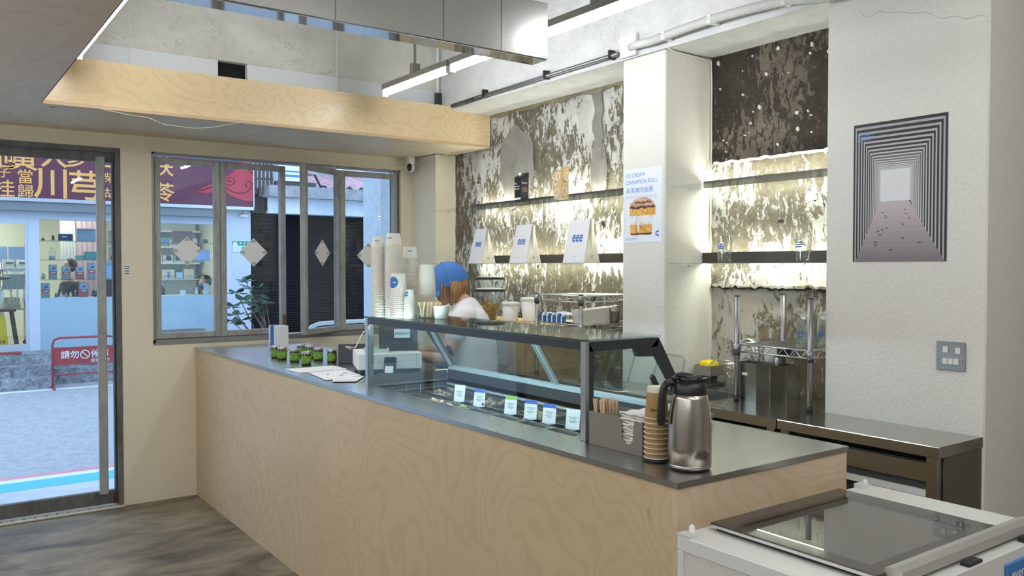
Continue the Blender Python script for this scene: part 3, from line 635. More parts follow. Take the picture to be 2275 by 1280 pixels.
jg.location = (1.695, 1.537, CT); jg.rotation_euler = (0, 0, math.radians(-36))
# kraft cups nested upside down in a black ring
def cup_mesh(rb, rt, h, body, rim, band=None, n=28):
    """upside-down cup: rim down at z=0, closed base up at z=h"""
    mb = MB(); t = .0012
    prof = []
    mb.lathe([(rb - .002, .0), (rb + .002, .0003), (rb + .0034, .0016), (rb + .0020, .0030), (rb - .002, .0032)], n, mat=rim)
    z1 = h - (band or 0)
    mb.lathe([(rb, .004), (rb + (rt - rb) * (z1 / h), z1)], n, mat=body)
    if band: mb.lathe([(rb + (rt - rb) * (z1 / h) + .0002, z1), (rt, h)], n, mat=rim)
    mb.lathe([(rt, h), (rt - .0015, h + .0004), (rt - .0025, h - .004), (0, h - .004)], n, mat=rim)
    mb.lathe([(rt - .002, h - .005), (rb - .002, .002)], n, mat=rim)
    return mb
def wrapped(body, size, rb, rt, h, z, ang, mat, bold=.012, flip=True, sx=1.0):
    """lettering bent round a cup wall"""
    vs, fs, x0, x1, y0, y1 = TX[(body, bold)]; out = []
    for x, y in vs:
        a = (x - (x0 + x1) / 2) * size * sx; b = (y - (y0 + y1) / 2) * size
        if flip: a, b = -a, -b
        zz = z + b; r = rb + (rt - rb) * zz / h + .0006
        t = ang + a / r; out.append((r * math.cos(t), r * math.sin(t), zz))
    return MB(mat).add(out, fs)
ck = thing('kraft_cup', 'kraft paper cup nested in the stack beside the thermal jug', 'paper cup', (0, 0, 0), 'kraft cups in the stack')
cup_mesh(.0335, .0265, .088, G['kraft'], M((.82, .76, .66), .6), .0155).build('shell', ck)
kx, ky = 1.690, 1.655
VA = math.atan2(-ky, -kx)
for i in range(9):
    c = ck if i == 0 else dup(ck)
    c.location = (kx, ky, CT + .0075 + .0139 * i)
top = c; top['label'] = 'topmost kraft cup lettered eee in the stack beside the jug'
wrapped('eee', .0165, .0335, .0265, .088, .026, VA + .42, M((.05, .03, .012), .7)).build('lettering', top) if False else None
lt = wrapped('eee', .0165, .0335, .0265, .088, .026, VA - .25, M((.05, .03, .012), .7)); ORG[top.name] = Vector((0, 0, 0)); lt.build('lettering', top)
MB(G['black']).lathe([(0, 0), (.0385, 0), (.0385, .005), (.036, .0068), (0, .0068)], 28, (kx, ky, CT)).build('cup_base', None, 'round black base under the stack of kraft cups', 'cup base')
wc = thing('white_cup', 'single white paper cup standing behind the thermal jug', 'paper cup', (0, 0, 0)); cup_mesh(.0335, .0265, .095, G['cup'], G['cup']).build('shell', wc); wc.location = (1.875, 1.73, CT)
# grey metal caddy with stirrers and napkins
cy = thing('napkin_caddy', 'grey sheet metal caddy holding stirrers and napkins on the counter', 'caddy', (1.735, 1.82, CT)); gm = G['grey']; CZ = CT
y0, y1 = 1.705, 1.934; L = y1 - y0
front = [(y1, CZ), (y0, CZ), (y0, CZ + .096), (y0 + .030, CZ + .098)]
u0, u1 = y0 + .034, y0 + .088
front += [(u0, CZ + .090)] + [(u0 + .004 + .023 * (1 - math.cos(t)), CZ + .045 - .020 * math.sin(t)) for t in [PI * i / 8 for i in range(9)]] + [(u1, CZ + .088), (u1 + .012, CZ + .100), (y1, CZ + .100)]
MB(gm).prism(front, 'x', 1.683, 1.6855).build('front_plate', cy)
MB(gm).box(1.795, 1.797, y0, y1, CZ, CZ + .105).build('back_plate', cy); MB(gm).box(1.6855, 1.795, y0, y0 + .002, CZ, CZ + .098).build('end_plate', cy); MB(gm).box(1.6855, 1.795, y1 - .002, y1, CZ, CZ + .100).build('end_plate', cy); MB(gm).box(1.6855, 1.795, y0 + .002, y1 - .002, CZ, CZ + .002).build('floor_plate', cy)
for y in (y0 + .105, y1 - .075): MB(gm).box(1.6855, 1.795, y, y + .002, CZ + .002, CZ + .098).build('divider', cy)
def stick(x, y, z, tilt, ang, ln=.135, lab='', grp=''):
    mb = MB(G['wood']); mb.prism([(-.0028, 0), (.0028, 0), (.0031, ln - .004), (.0015, ln), (-.0015, ln), (-.0031, ln - .004)], 'y', -.0007, .0007)
    o = mb.build('wooden_stirrer', None, lab, 'stirrer', grp, org=(0, 0, 0)); return o
st0 = stick(0, 0, 0, 0, 0, .135, 'thin wooden stirrer standing in the grey caddy', 'stirrers in the grey caddy')
rnd = random.Random(3); first = True
for i in range(34):
    o = st0 if i == 0 else dup(st0)
    o.location = (1.692 + .06 * rnd.random(), y1 - .010 - .058 * (i / 34), CZ + .003); o.rotation_euler = (rnd.uniform(-.10, .04), rnd.uniform(-.06, .08), rnd.uniform(0.9, 2.2))
nk = MB(M((.83, .82, .78), .9, spec=.1))
def napkin(seed):
    vs = []; fs = []; n = 12; rr = random.Random(seed)
    for layer in (0, 1):
        for i in range(n + 1):
            for j in range(n + 1):
                x = -.050 + .1 * i / n; y = -.048 + .096 * j / n
                z = layer * .0055 + .0016 * math.sin(x * 120 + seed) + .0016 * math.cos(y * 110 + seed * 2)
                vs.append((x + .002 * math.sin(seed * 3), y + .002 * math.cos(seed * 5), z))
    m = (n + 1) ** 2
    for i in range(n):
        for j in range(n):
            a = i * (n + 1) + j; fs.append((a, a + n + 1, a + n + 2, a + 1)); fs.append((m + a, m + a + 1, m + a + n + 2, m + a + n + 1))
    for k in range(n):
        a, b = k, k + 1; fs.append((a, b, m + b, m + a)); a, b = n * (n + 1) + k, n * (n + 1) + k + 1; fs.append((a, m + a, m + b, b))
        a, b = k * (n + 1), (k + 1) * (n + 1); fs.append((a, m + a, m + b, b)); a, b = a + n, b + n; fs.append((a, b, m + b, m + a))
    return MB(M((.83, .82, .78), .9, spec=.1)).add(vs, fs, None, True)
for i in range(15):
    o = napkin(i).build('paper_napkin', None, 'white paper napkin folded in the stack in the grey caddy', 'napkin', 'napkins in the grey caddy', org=(0, 0, 0)); o.location = (1.740, y0 + .053, CZ + .004 + .0075 * i)
sp2 = MB(G['wht']).box(2.21, 2.27, 1.955, 2.03, CT, CT + .012, None, .002); wbx = thing('lidded_tray', 'white tray with a grey lid at the back edge of the counter', 'tray', (2.24, 1.99, CT)); sp2.build('tray', wbx); MB(G['grey']).box(2.205, 2.275, 1.95, 2.035, CT + .012, CT + .028, None, .002).build('lid', wbx)
# green labelled jars
j0 = thing('preserve_jar', '', 'jar', (0, 0, 0), 'green labelled jars on the counter')
MB(M((.035, .020, .010), .12, spec=.6)).lathe([(0, 0), (.024, 0), (.027, .004), (.0275, .012), (.0275, .052), (.024, .060), (.022, .064), (0, .064)], 24).build('glass', j0)
MB(M((.15, .33, .03), .6)).lathe([(.0278, .010), (.0280, .011), (.0280, .049), (.0278, .050)], 24).build('label', j0)
MB(M((.62, .60, .56), .25, 1)).lathe([(.0245, .060), (.0265, .061), (.0268, .072), (.0255, .0745), (0, .0745)], 24).build('lid', j0)
mk = MB(M((.75, .78, .65), .6))
for k in (-1, 1):
    a0 = VA + k * .75; mk = MB(M((.75, .78, .65), .6)).add([(.0283 * math.cos(a0 + .16 * c), .0283 * math.sin(a0 + .16 * c), .029 + .005 * d) for c, d in ((-1, -.6), (1, -.6), (1, .6), (-1, .6))], [(0, 1, 2, 3)]); mk.build('mark', j0)
JP = [(1.752, 4.846), (1.748, 4.730), (1.766, 4.583), (1.909, 4.841), (1.915, 4.728), (1.901, 4.562), (1.761, 4.395), (1.928, 4.430)]
JL = ['green labelled jar right beside the blue striped paper box', 'green labelled jar between the blue striped box and the lone front jars', 'green labelled jar beside the clear plastic tile', 'green labelled jar at the window end of the rear row', 'green labelled jar in the middle of the rear row of three', 'green labelled jar in the rear row nearest the case', 'green labelled jar nearest the printed menu sheets', 'green labelled jar standing apart, nearest the display case']
for i, (x, y) in enumerate(JP):
    o = j0 if i == 0 else dup(j0); o.location = (x + .012, y + .018, CT); o['label'] = JL[i]
pb = thing('paper_box', 'tall white paper box with a blue stripe standing by the window', 'box', (0, 0, 0)); bw, bd, bh = .074, .13, .158
MB(G['paper']).box(-bw / 2, bw / 2, -bd / 2, bd / 2, 0, bh, None, .002).build('carton', pb)
MB(G['blue']).box(-bw / 2 - .0005, bw / 2 + .0005, -.035 + .03, .01 + .03, -.0, bh + .0006).build('stripe', pb)
Fb = fr((-bw / 2 - .0008, .018, .055), (0, -1, 0), (0, 0, 1), (-1, 0, 0)); m_ = MB(G['paper']); m_.txt(Fb, 'eee', .014, 0, 0, None, .0004, .012, turn=0); m_.build('lettering', pb)
pb.location = (1.958, 5.345, CT); pb.rotation_euler = (0, 0, math.radians(8))
tl = MB(G['clear']).box(1.64, 1.70, 4.30, 4.375, CT, CT + .018, None, .002).build('acrylic_tile', None, 'small clear acrylic tile in front of the jars', 'tile')
# printed sheets on the counter
def sheet(poly, z, lab, dots=True, seed=1):
    t = thing('menu_sheet', lab, 'menu', (*poly[0], z)); mb = MB(G['paper']); mb.prism(poly, 'z', z, z + .0012); mb.build('sheet', t)
    p = [Vector((*q, z + .0016)) for q in poly]
    def at(u, v): return p[0].lerp(p[1], u).lerp(p[3].lerp(p[2], u), v)
    rr = random.Random(seed); mb = MB(M((.35, .38, .48), .7))
    for i in range(6):
        for j in range(3):
            u, v = .1 + .14 * i, .18 + .28 * j; mb.add([at(u, v), at(u + .08 * rr.uniform(.4, 1), v), at(u + .07, v + .02), at(u, v + .02)], [(0, 1, 2, 3)])
    mb.build('print', t, kind='stuff')
    if dots:
        mb = MB(M((.08, .10, .18), .7))
        for u, v in ((.55, .3), (.66, .42), (.78, .5), (.35, .62)):
            c = at(u, v); mb.add([c + Vector((.011 * math.cos(a), .011 * math.sin(a), 0)) for a in [2 * PI * k / 12 for k in range(12)]], [list(range(12))])
        mb.build('dots', t, kind='stuff')
sheet([(1.608, 4.09), (1.876, 4.10), (1.874, 4.285), (1.606, 4.289)], CT, 'white printed menu sheet lying nearest the jars', False, 2)
sheet([(1.60, 3.735), (1.815, 3.80), (1.85, 4.07), (1.64, 4.055)], CT + .0016, 'white printed menu sheet with dark dots by the display case', True, 5)
sheet([(1.600, 3.66), (1.69, 3.60), (1.80, 3.75), (1.66, 3.80)], CT + .0034, 'small printed leaflet overlapping the dotted menu sheet', False, 9)
# till: cash drawer, tablets, card reader, cables
cdw = thing('cash_drawer', 'white cash drawer on a dark plinth behind the case end', 'cash drawer', (1.98, 3.78, CT)); T = rotz(math.radians(-20), (1.83, 3.905, 0))
MB(G['wht']).box(1.835, 2.16, 3.64 + .20, 4.02 + .10, CT + .022, CT + .105, None, .004, T).build('body', cdw); MB(G['dark']).box(1.85, 2.15, 3.86, 4.10, CT, CT + .021, None, 0, T).build('plinth', cdw)
MB(M((.60, .60, .58), .5)).box(2.13, 2.133, 3.8385, 3.8398, CT + .03, CT + .10, None, 0, T).build('drawer_gap', cdw)
tray = MB(M((.60, .68, .56), .5)); tray.box(1.88, 2.00, 3.88, 3.99, CT + .106, CT + .110, None, 0, T)
for q in ((1.88, 1.884, 3.88, 3.99), (1.996, 2.0, 3.88, 3.99), (1.88, 2.0, 3.88, 3.884), (1.88, 2.0, 3.986, 3.99)): tray.box(q[0], q[1], q[2], q[3], CT + .110, CT + .124, None, 0, T)
tray.build('coin_tray', None, 'pale green coin tray on top of the cash drawer', 'tray')
def tablet(x, y, w_, h_, z, yaw, tilt, lab, screen):
    t = thing('tablet', lab, 'tablet', (0, 0, 0)); Rt = Matrix.Rotation(tilt, 4, 'X')
    MB(G['dark']).box(-w_ / 2, w_ / 2, 0, .012, 0, h_, None, .004, Rt).build('case', t)
    MB(G['black']).box(-w_ / 2 + .008, w_ / 2 - .008, .0122, .013, .008, h_ - .008, None, 0, Rt).build('screen', t)
    MB(G['dark']).prism([(-.03, 0), (.03, 0), (.02, .004), (-.02, .004)], 'z', 0, .004).build('foot', t)
    MB(G['dark']).bar((0, .10, .004), Rt @ Vector((0, .013, h_ * .6)), .05, .006).build('stand', t); MB(G['dark']).box(-.06, .06, .06, .14, 0, .006).build('stand_base', t)
    if screen:
        F = fr(Rt @ Vector((.02, -.0006, h_ * .50)), Rt.to_3x3() @ Vector((1, 0, 0)), Rt.to_3x3() @ Vector((0, 0, 1)), Rt.to_3x3() @ Vector((0, -1, 0)))
        m2 = MB(M((.62, .78, .90), .5)); m2.flat(F, rrect(-.042, .042, -.024, .024, .005), None, .0004); pl = m2.build('label_plate', t)
        m2 = MB(M((.04, .06, .10), .6)); m2.txt(F, 'PH54696', .0215, 0, 0, None, .0008, .006, mirror=True); m2.build('lettering', t)
    t.location = (x, y, z); t.rotation_euler = (0, 0, yaw)
tablet(2.055, 3.865, .20, .185, CT + .1055, math.radians(-25), math.radians(-18), 'dark tablet till leaning on the cash drawer with a pale lettered plate', True)
tablet(2.02, 4.30, .20, .13, CT, math.radians(-25), math.radians(-35), 'dark wedge shaped screen on the counter beyond the cash drawer', False)
cr = thing('card_reader', 'black card reader with a paper slip beside the cash drawer', 'card reader', (1.88, 3.70, CT)); T = Matrix.Translation((1.895, 3.66, CT)) @ Matrix.Rotation(math.radians(-35), 4, 'Z') @ Matrix.Rotation(math.radians(-28), 4, 'X')
MB(G['black']).box(-.030, .030, -.012, .012, .01, .105, None, .004, T).build('body', cr); MB(G['paper']).box(-.022, .018, -.0135, -.0125, .02, .055, None, 0, T).build('slip', cr); MB(G['black']).box(1.85, 1.95, 3.62, 3.72, CT, CT + .018, None, .004).build('dock', cr)
cbm = MB(G['wht']); cbm.tube([(2.06, 3.90, 1.25), (2.0, 3.98, 1.27), (1.92, 4.0, 1.20), (1.86, 3.97, 1.125), (1.82, 4.0, 1.13), (1.86, 4.02, 1.112)], .003, 6); cbm.build('charging_cable', None, 'white charging cable looping over the cash drawer', 'cable')
for k, (x, y, a, c, lb) in enumerate(((2.185, 3.62, .3, (.10, .24, .60), 'blue and white card packet behind the case end'), (2.225, 3.70, -.2, (.78, .79, .80), 'small white card packet behind the case end'))):
    t = thing('card_packet', lb, 'packet', (x, y, CT)); MB(M(c, .6)).box(x - .035, x + .035, y - .03, y + .03, CT, CT + .012, None, .002, rotz(a, (x, y, 0))).build('wrap', t); MB(G['paper']).box(x - .02, x + .025, y - .02, y + .01, CT + .0122, CT + .013, None, 0, rotz(a, (x, y, 0))).build('sticker', t)
# ---------------------------------------------------------------- cup stacks on the glass top
GZ = KZ + .0005
def cupstack(x, y, n, rb, rt, h, pitch, lab, toplab, print_=None, z=GZ, ang=0.):
    c0 = thing('paper_cup', lab, 'paper cup', (0, 0, 0), lab.replace('white paper cup nested in ', 'cups in ')); cup_mesh(rb, rt, h, G['cup'], G['cup'], None, 22).build('shell', c0)
    for i in range(n):
        o = c0 if i == 0 else dup(c0); o.location = (x, y, z + pitch * i); o.rotation_euler = (0, 0, 0)
    o['label'] = toplab; ORG[o.name] = Vector((0, 0, 0)); va = math.atan2(-y, -x) + ang
    if print_ == 'eee': wrapped('eee', .0155, rb, rt, h, h * .62, va, G['blue']).build('lettering', o)
    if print_ == 'dot':
        n_ = 24; r0 = h * .30; pts = []; fs = []
        for g_ in range(6):
            for k in range(n_): a, b = r0 * (g_ + .01) / 5 * math.cos(2 * PI * k / n_), r0 * (g_ + .01) / 5 * math.sin(2 * PI * k / n_); zz = h * .55 + b; r = rb + (rt - rb) * zz / h + .0006; pts.append((r * math.cos(va + a / r), r * math.sin(va + a / r), zz))
        for g_ in range(5):
            for k in range(n_): fs.append((g_ * n_ + k, g_ * n_ + (k + 1) % n_, (g_ + 1) * n_ + (k + 1) % n_, (g_ + 1) * n_ + k))
        MB(G['blue']).add(pts, fs).build('round_logo', o)
        m_ = wrapped('eee', .012, rb + .0009, rt + .0009, h, h * .55, va + .25, G['paper']); m_.build('lettering', o)
cupstack(1.732, 3.452, 44, .0295, .0255, .045, .00735, 'white paper cup nested in the tall stack at the case end', 'topmost eee cup of the tall stack at the case end', 'eee', ang=-.2)
cupstack(1.775, 3.384, 45, .0352, .0300, .052, .00735, 'white paper cup nested in the tallest stack on the case', 'topmost eee cup of the tallest stack on the case', 'eee', ang=-.55)
cupstack(1.890, 3.440, 38, .0352, .0300, .052, .0072, 'white paper cup nested in the stack beside the tallest one', 'topmost eee cup of the stack beside the tallest one', 'eee', ang=0)
cupstack(1.905, 3.310, 19, .0385, .0330, .088, .0082, 'white paper cup nested in the stack behind the stirrer glass', 'topmost plain cup of the stack behind the stirrer glass')
cupstack(1.7575, 3.3055, 13, .0375, .0330, .085, .0092, 'white paper cup nested in the short stack with a blue disc', 'topmost cup with a large blue disc', 'dot', ang=-.75)
cupstack(1.776, 3.240, 19, .0215, .0180, .038, .0048, 'white paper cup nested in the little stack of small cups', 'topmost small cup with a blue disc', 'dot', ang=-.7)
sg = thing('stirrer_glass', 'square clear tumbler packed with wooden stirrers on the case', 'tumbler', (1.855, 3.225, GZ)); sx, sy = 1.856, 3.222
T = rotz(math.radians(-36), (sx, sy, 0))
gb = MB(G['clear'])
for q in ((-.036, .036, -.036, -.034), (-.036, .036, .034, .036), (-.036, -.034, -.034, .034), (.034, .036, -.034, .034)): gb.box(sx + q[0], sx + q[1], sy + q[2], sy + q[3], GZ, GZ + .058, None, 0, T)
gb.build('wall', sg); MB(G['clear']).box(sx - .034, sx + .034, sy - .034, sy + .034, GZ, GZ + .004, None, 0, T).build('base', sg)
s1 = stick(0, 0, 0, 0, 0, .068, 'short wooden stirrer in the clear tumbler on the case', 'stirrers in the clear tumbler')
for i in range(40):
    o = s1 if i == 0 else dup(s1); a, b = rnd.uniform(-.024, .024), rnd.uniform(-.024, .024); p = T @ Vector((sx + a, sy + b, GZ + .005)); o.location = p; o.rotation_euler = (rnd.uniform(-.28, .28), rnd.uniform(-.28, .28), rnd.uniform(-.8, -.4)); o.scale = (1.1, 1.1, 1)
tb = thing('paper_tub', 'white paper tub holding wooden sticks on the display case', 'paper tub', (0, 0, 0))
tm = MB(G['cup']); tm.lathe([(0, .001), (.029, .001), (.034, .052), (.0365, .0545), (.035, .0565), (.033, .054), (.0285, .006), (0, .006)], 28); tm.build('shell', tb); tb.location = (1.878, 3.137, GZ)
s2 = stick(0, 0, 0, 0, 0, .066, 'wooden stick standing in the white paper tub', 'sticks in the paper tub')
for i in range(14):
    o = s2 if i == 0 else dup(s2); a = rnd.uniform(0, 6.28); r = rnd.uniform(0, .016); o.location = (1.872 + r * math.cos(a) - .006, 3.141 + r * math.sin(a), GZ + .007); o.rotation_euler = (rnd.uniform(-.12, .12), rnd.uniform(-.12, .12), rnd.uniform(-1, 0)); o.scale = (1.3, 1.2, 1)
# ---------------------------------------------------------------- work benches against the peeling wall
BX, BZ, BT = 2.744, .945, .038
def bench(y0, y1, xb, lab, legs=True, near=False, sink=None, notch=None):
    t = thing('work_bench', lab, 'bench', ((BX + xb) / 2, (y0 + y1) / 2, 0)); mb = MB(G['steelc'])
    if sink:
        a, b, c, d = sink
        for q in ((BX, xb, y0, c), (BX, xb, d, y1), (BX, a, c, d), (b, xb, c, d)): mb.box(q[0], q[1], q[2], q[3], BZ - BT, BZ)
        s_ = MB(M((.34, .33, .31), .3, .95)); s_.box(a, b, c, c + .003, .76, BZ - .002); s_.box(a, b, d - .003, d, .76, BZ - .002); s_.box(a, a + .003, c, d, .76, BZ - .002); s_.box(b - .003, b, c, d, .76, BZ - .002); s_.box(a, b, c, d, .757, .76); s_.build('sink_basin', t)
    elif notch:
        for q in ((BX, xb, notch[1], y1), (BX, notch[2], y0, notch[1])): mb.box(q[0], q[1], q[2], q[3], BZ - BT, BZ)
    else: mb.box(BX, xb, y0, y1, BZ - BT, BZ, None, .002)
    mb.build('worktop', t)
    for y in (y0 + .012, y1 - .05):
        for x in (BX + .008, xb - .05): MB(G['steelc']).box(x, x + .036, y, y + .036, 0, BZ - BT).build('leg', t)
    if near:
        MB(M((.16, .155, .135), .45, .6)).box(BX + .044, xb - .002, y0 + .004, y0 + .010, .12, BZ - BT).build('end_panel', t)
        MB(G['steelc']).box(BX + .012, BX + .03, y0 + .02, y1, BZ - .125, BZ - .062).build('apron', t)
        MB(M((.05, .05, .045), .5)).box(BX + .03, BX + .034, y0 + .05, y1 - .01, .12, BZ - .06).build('front_panel', t)
        MB(M((.78, .77, .74), .4)).box(BX + .010, BX + .030, y0 + .05, y1 - .01, BZ - .175, BZ - .155).build('handle_rail', t)
        MB(G['steelc']).box(BX + .026, BX + .03, y0 + .048, y0 + .06, .3, BZ - .16).build('hinge', t)
    else: MB(M((.06, .058, .05), .5, .4)).box(BX + .04, BX + .045, y0 + .01, y1 - .01, .10, BZ - BT - .02).build('front_panel', t)
    return t
bench(1.402, 2.040, XP - .002, 'narrow steel bench with drawer rail against the broad pillar', near=True)
bench(2.044, 2.928, XN - .022, 'steel sink bench in the recess between the two pillars', sink=(2.86, 3.16, 2.50, 2.86))
bench(2.932, 3.236, XP - .003, 'short steel bench piece in front of the poster pillar'); bench(3.242, 5.44, XN - .022, 'long steel bench under the left recess shelves')
# ---------------------------------------------------------------- glass shelves with lit aluminium bars
def shelf(y0, y1, yb0, yb1, z, bh, lab, xf=3.075):
    t = thing('glass_shelf', lab, 'shelf', (3.2, (y0 + y1) / 2, z)); MB(G['sglass']).box(xf, XN - .012, y0, y1, z - .008, z).build('glass_plate', t)
    if z < 1.8: MB(M((.30, .36, .33), .2)).box(xf - .0012, xf - .0002, y0, y1, z - .003, z).build('glass_edge', t)
    MB(M((.085, .075, .065), .35, .4)).box(3.312, 3.324, yb0, yb1, z + .001, z + bh).build('light_bar', t)
    MB(M((.21, .19, .165), .35, .8)).box(3.324, 3.352, yb0, yb1, z + .012, z + bh - .012).build('bar_core', t)
    MB(G['strip']).box(3.328, 3.346, yb0 + .02, yb1 - .005, z + bh - .012, z + bh - .006).build('upper_led_strip', t); MB(G['strip']).box(3.328, 3.346, yb0 + .02, yb1 - .005, z + .006, z + .012).build('lower_led_strip', t)
    for y in (y0 + .03, y1 - .03): MB(G['chrome']).tube([(3.18, y, z - .016), (3.18, y, z - .008)], .006, 8).build('shelf_stud', t)
shelf(3.239, 5.24, 3.242, 5.09, 1.951, .042, 'upper lit glass shelf holding two drink cartons'); shelf(3.239, 5.30, 3.242, 5.09, 1.566, .055, 'lower lit glass shelf holding three paper bags')
shelf(2.036, 2.928, 2.04, 2.92, 1.944, .036, 'empty upper lit glass shelf under the dark wall panel'); shelf(2.036, 2.928, 2.04, 2.925, 1.560, .056, 'lower lit glass shelf holding two tumblers')
wr2 = MB(M((.70, .68, .60), .6)); wr2.tube([(3.04, 2.92, 2.625), (3.09, 2.924, 2.612), (3.30, 2.924, 2.606), (3.368, 2.922, 2.60), (3.372, 2.922, 2.50), (3.372, 2.922, 2.12), (3.362, 2.915, 2.07), (3.345, 2.90, 2.05), (3.34, 2.89, 1.985)], .005, 6)
wr2.build('power_cable', None, 'white power cable running down the recess corner to the upper shelf light', 'cable')
wr3 = MB(M((.70, .66, .52), .6)); wr3.tube([(3.366, 2.918, 1.94), (3.368, 2.920, 1.8), (3.366, 2.918, 1.66), (3.345, 2.90, 1.618)], .004, 6); wr3.build('power_cable', None, 'thin power cable linking the two shelf lights in the recess corner', 'cable')
# paper bags
def bag(y0, y1, h, lab, ts):
    t = thing('paper_bag', lab, 'paper bag', (3.19, (y0 + y1) / 2, 1.567)); z = 1.567; x0, x1 = 3.13, 3.252; xm = (x0 + x1) / 2; wh = M((.80, .79, .80), .75, spec=.2); cr = M((.80, .76, .66), .75, spec=.2)  # cream gusset colour has the light on the bag's side painted in
    a = [(x0, y1, z), (x0, y0, z), (x1, y0, z), (x1, y1, z)]; tz = z + h
    tF, tB = xm - .004, xm + .004; ins = .006
    T_ = [(tF, y1 - ins, tz), (tF, y0 + ins, tz), (tB, y0 + ins, tz), (tB, y1 - ins, tz)]
    MB(wh).add([a[0], a[1], T_[1], T_[0]], [(0, 1, 2, 3)]).build('front_face', t); MB(wh).add([a[2], a[3], T_[3], T_[2]], [(0, 1, 2, 3)]).build('rear_face', t)
    mid = (xm, y0 + .020, z + h * .42)
    MB(cr).add([a[1], a[2], T_[2], T_[1], (xm, y0 + .035, z + h * .75), (xm, y0 + .0005, z + .07), (x0 + .004, y0 + .0, z + .004), (x1, y0, z)], [(0, 5, 4, 3), (5, 1, 2, 4), (0, 1, 5)]).build('gusset', t)
    MB(cr).add([a[3], a[0], T_[0], T_[3], (xm, y1 - .035, z + h * .75)], [(0, 1, 4), (1, 2, 4), (3, 0, 4)]).build('gusset', t); MB(wh).add([(p[0], p[1], z + .0005) for p in a], [(0, 3, 2, 1)]).build('base', t)
    slope = (tF - x0) / h; nrm = Vector((-1, 0, slope)).normalized(); F = fr((x0 + slope * h * .55, (y0 + y1) / 2, z + h * .55), (0, -1, 0), Vector((slope, 0, 1)).normalized(), nrm)
    MB(M((.02, .11, .42), .6)).txt(F, 'eee', ts * 1.5, .004, 0, None, .0012, .012, sx=.74).build('lettering', t)
    MB(M((.45, .45, .48), .7)).rect(F, -.018, .018, -h * .42, -h * .42 + .002, None, .0012).build('small_print', t)
    gF = fr((xm, y0 - .0012, z + .034), (1, 0, 0), (0, 0, 1), (0, -1, 0)); MB(M((.10, .14, .26), .7)).txt(gF, 'C', .020, 0, 0, None, .0006, .05).build('emblem', t)
    for xx in (tF, tB):
        yc = (y0 + y1) / 2; pts = [(xx - .002, yc + .042 * math.cos(k) , tz - .02 + .075 * math.sin(k) ** .8 if 0 < k < PI else tz - .02) for k in [PI * i / 12 for i in range(13)]]
        MB(M((.78, .76, .72), .8)).tube(pts, .0028, 6).build('handle', t)
bag(4.711, 4.868, .236, 'smallest white eee paper bag, beside the corner pilaster', .046); bag(4.202, 4.382, .245, 'middle white eee paper bag on the lower lit shelf', .052); bag(3.646, 3.838, .258, 'largest white eee paper bag, nearest the ice cream poster', .060)
# drink cartons
def carton(y0, lab, col, cream):
    w_, d_, h_ = .072, .062, .185; x0 = 3.165; z = 1.9515; t = thing('drink_carton', lab, 'carton', (x0 + d_ / 2, y0 + w_ / 2, z)); m = M(col, .4)
    MB(m).box(x0, x0 + d_, y0, y0 + w_, z, z + h_ - .02, None, .002).build('body', t); MB(m).prism([(x0, z + h_ - .02), (x0 + d_, z + h_ - .02), (x0 + d_, z + h_ + .012), (x0 + d_ - .012, z + h_ + .010)], 'y', y0, y0 + w_).build('sloped_top', t)
    MB(G['wht']).tube([(x0 + .024, y0 + w_ / 2, z + h_ - .012), (x0 + .018, y0 + w_ / 2, z + h_ + .010)], .012, 12).build('cap', t)
    F = frX(x0 - .0004, y0 + w_ / 2, z); F2 = frY(x0 + d_ / 2, y0 - .0004, z)
    if not cream:
        MB(G['paper']).txt(F, 'The', .016, -.030, .125, None, .0006, .01, 1).build('lettering', t); MB(G['paper']).txt(F, 'Alternative', .014, -.030, .107, None, .0006, .01, 1, .8).build('lettering', t); MB(G['paper']).txt(F, 'Oat milk', .014, -.030, .091, None, .0006, .01, 1).build('lettering', t); MB(G['paper']).txt(F2, 'Barista', .015, -.024, .128, None, .0006, .01, 1).build('lettering', t); MB(G['paper']).rect(F, -.032, .032, .022, .034, None, .0006).build('white_panel', t)
        MB(M((.16, .10, .09), .6)).rect(F2, -.022, .018, .07, .10, None, .0006).build('photo_panel', t)
    else:
        pass
        for f_, cx, cz, rx, rz in ((F, .01, .135, .017, .026), (F, -.018, .105, .017, .024), (F, -.004, .038, .022, .024), (F2, .012, .135, .016, .028), (F2, -.004, .045, .022, .026)):
            p = MB(M((.85, .80, .72), .6))
            for k in range(18):
                a, b = 2 * PI * k / 18, 2 * PI * (k + 1) / 18; p.flat(f_, [(cx + rx * math.cos(a), cz + rz * math.sin(a)), (cx + rx * math.cos(b), cz + rz * math.sin(b)), (cx + (rx - .006) * math.cos(b), cz + (rz - .006) * math.sin(b)), (cx + (rx - .006) * math.cos(a), cz + (rz - .006) * math.sin(a))], None, .0006)
            p.build('pale_ring', t)
        p = MB(M((.20, .10, .04), .6)); p.txt(F, 'MILK', .011, -.024, .105, None, .0009, .02, 1); p.txt(F2, 'MILK', .011, -.01, .105, None, .0009, .02, 1); p.build('lettering', t)
carton(4.30, 'black oat drink carton on the upper lit shelf', (.012, .012, .014), False); carton(3.898, 'beige drink carton with pale rings on the upper lit shelf', (.62, .43, .22), True)
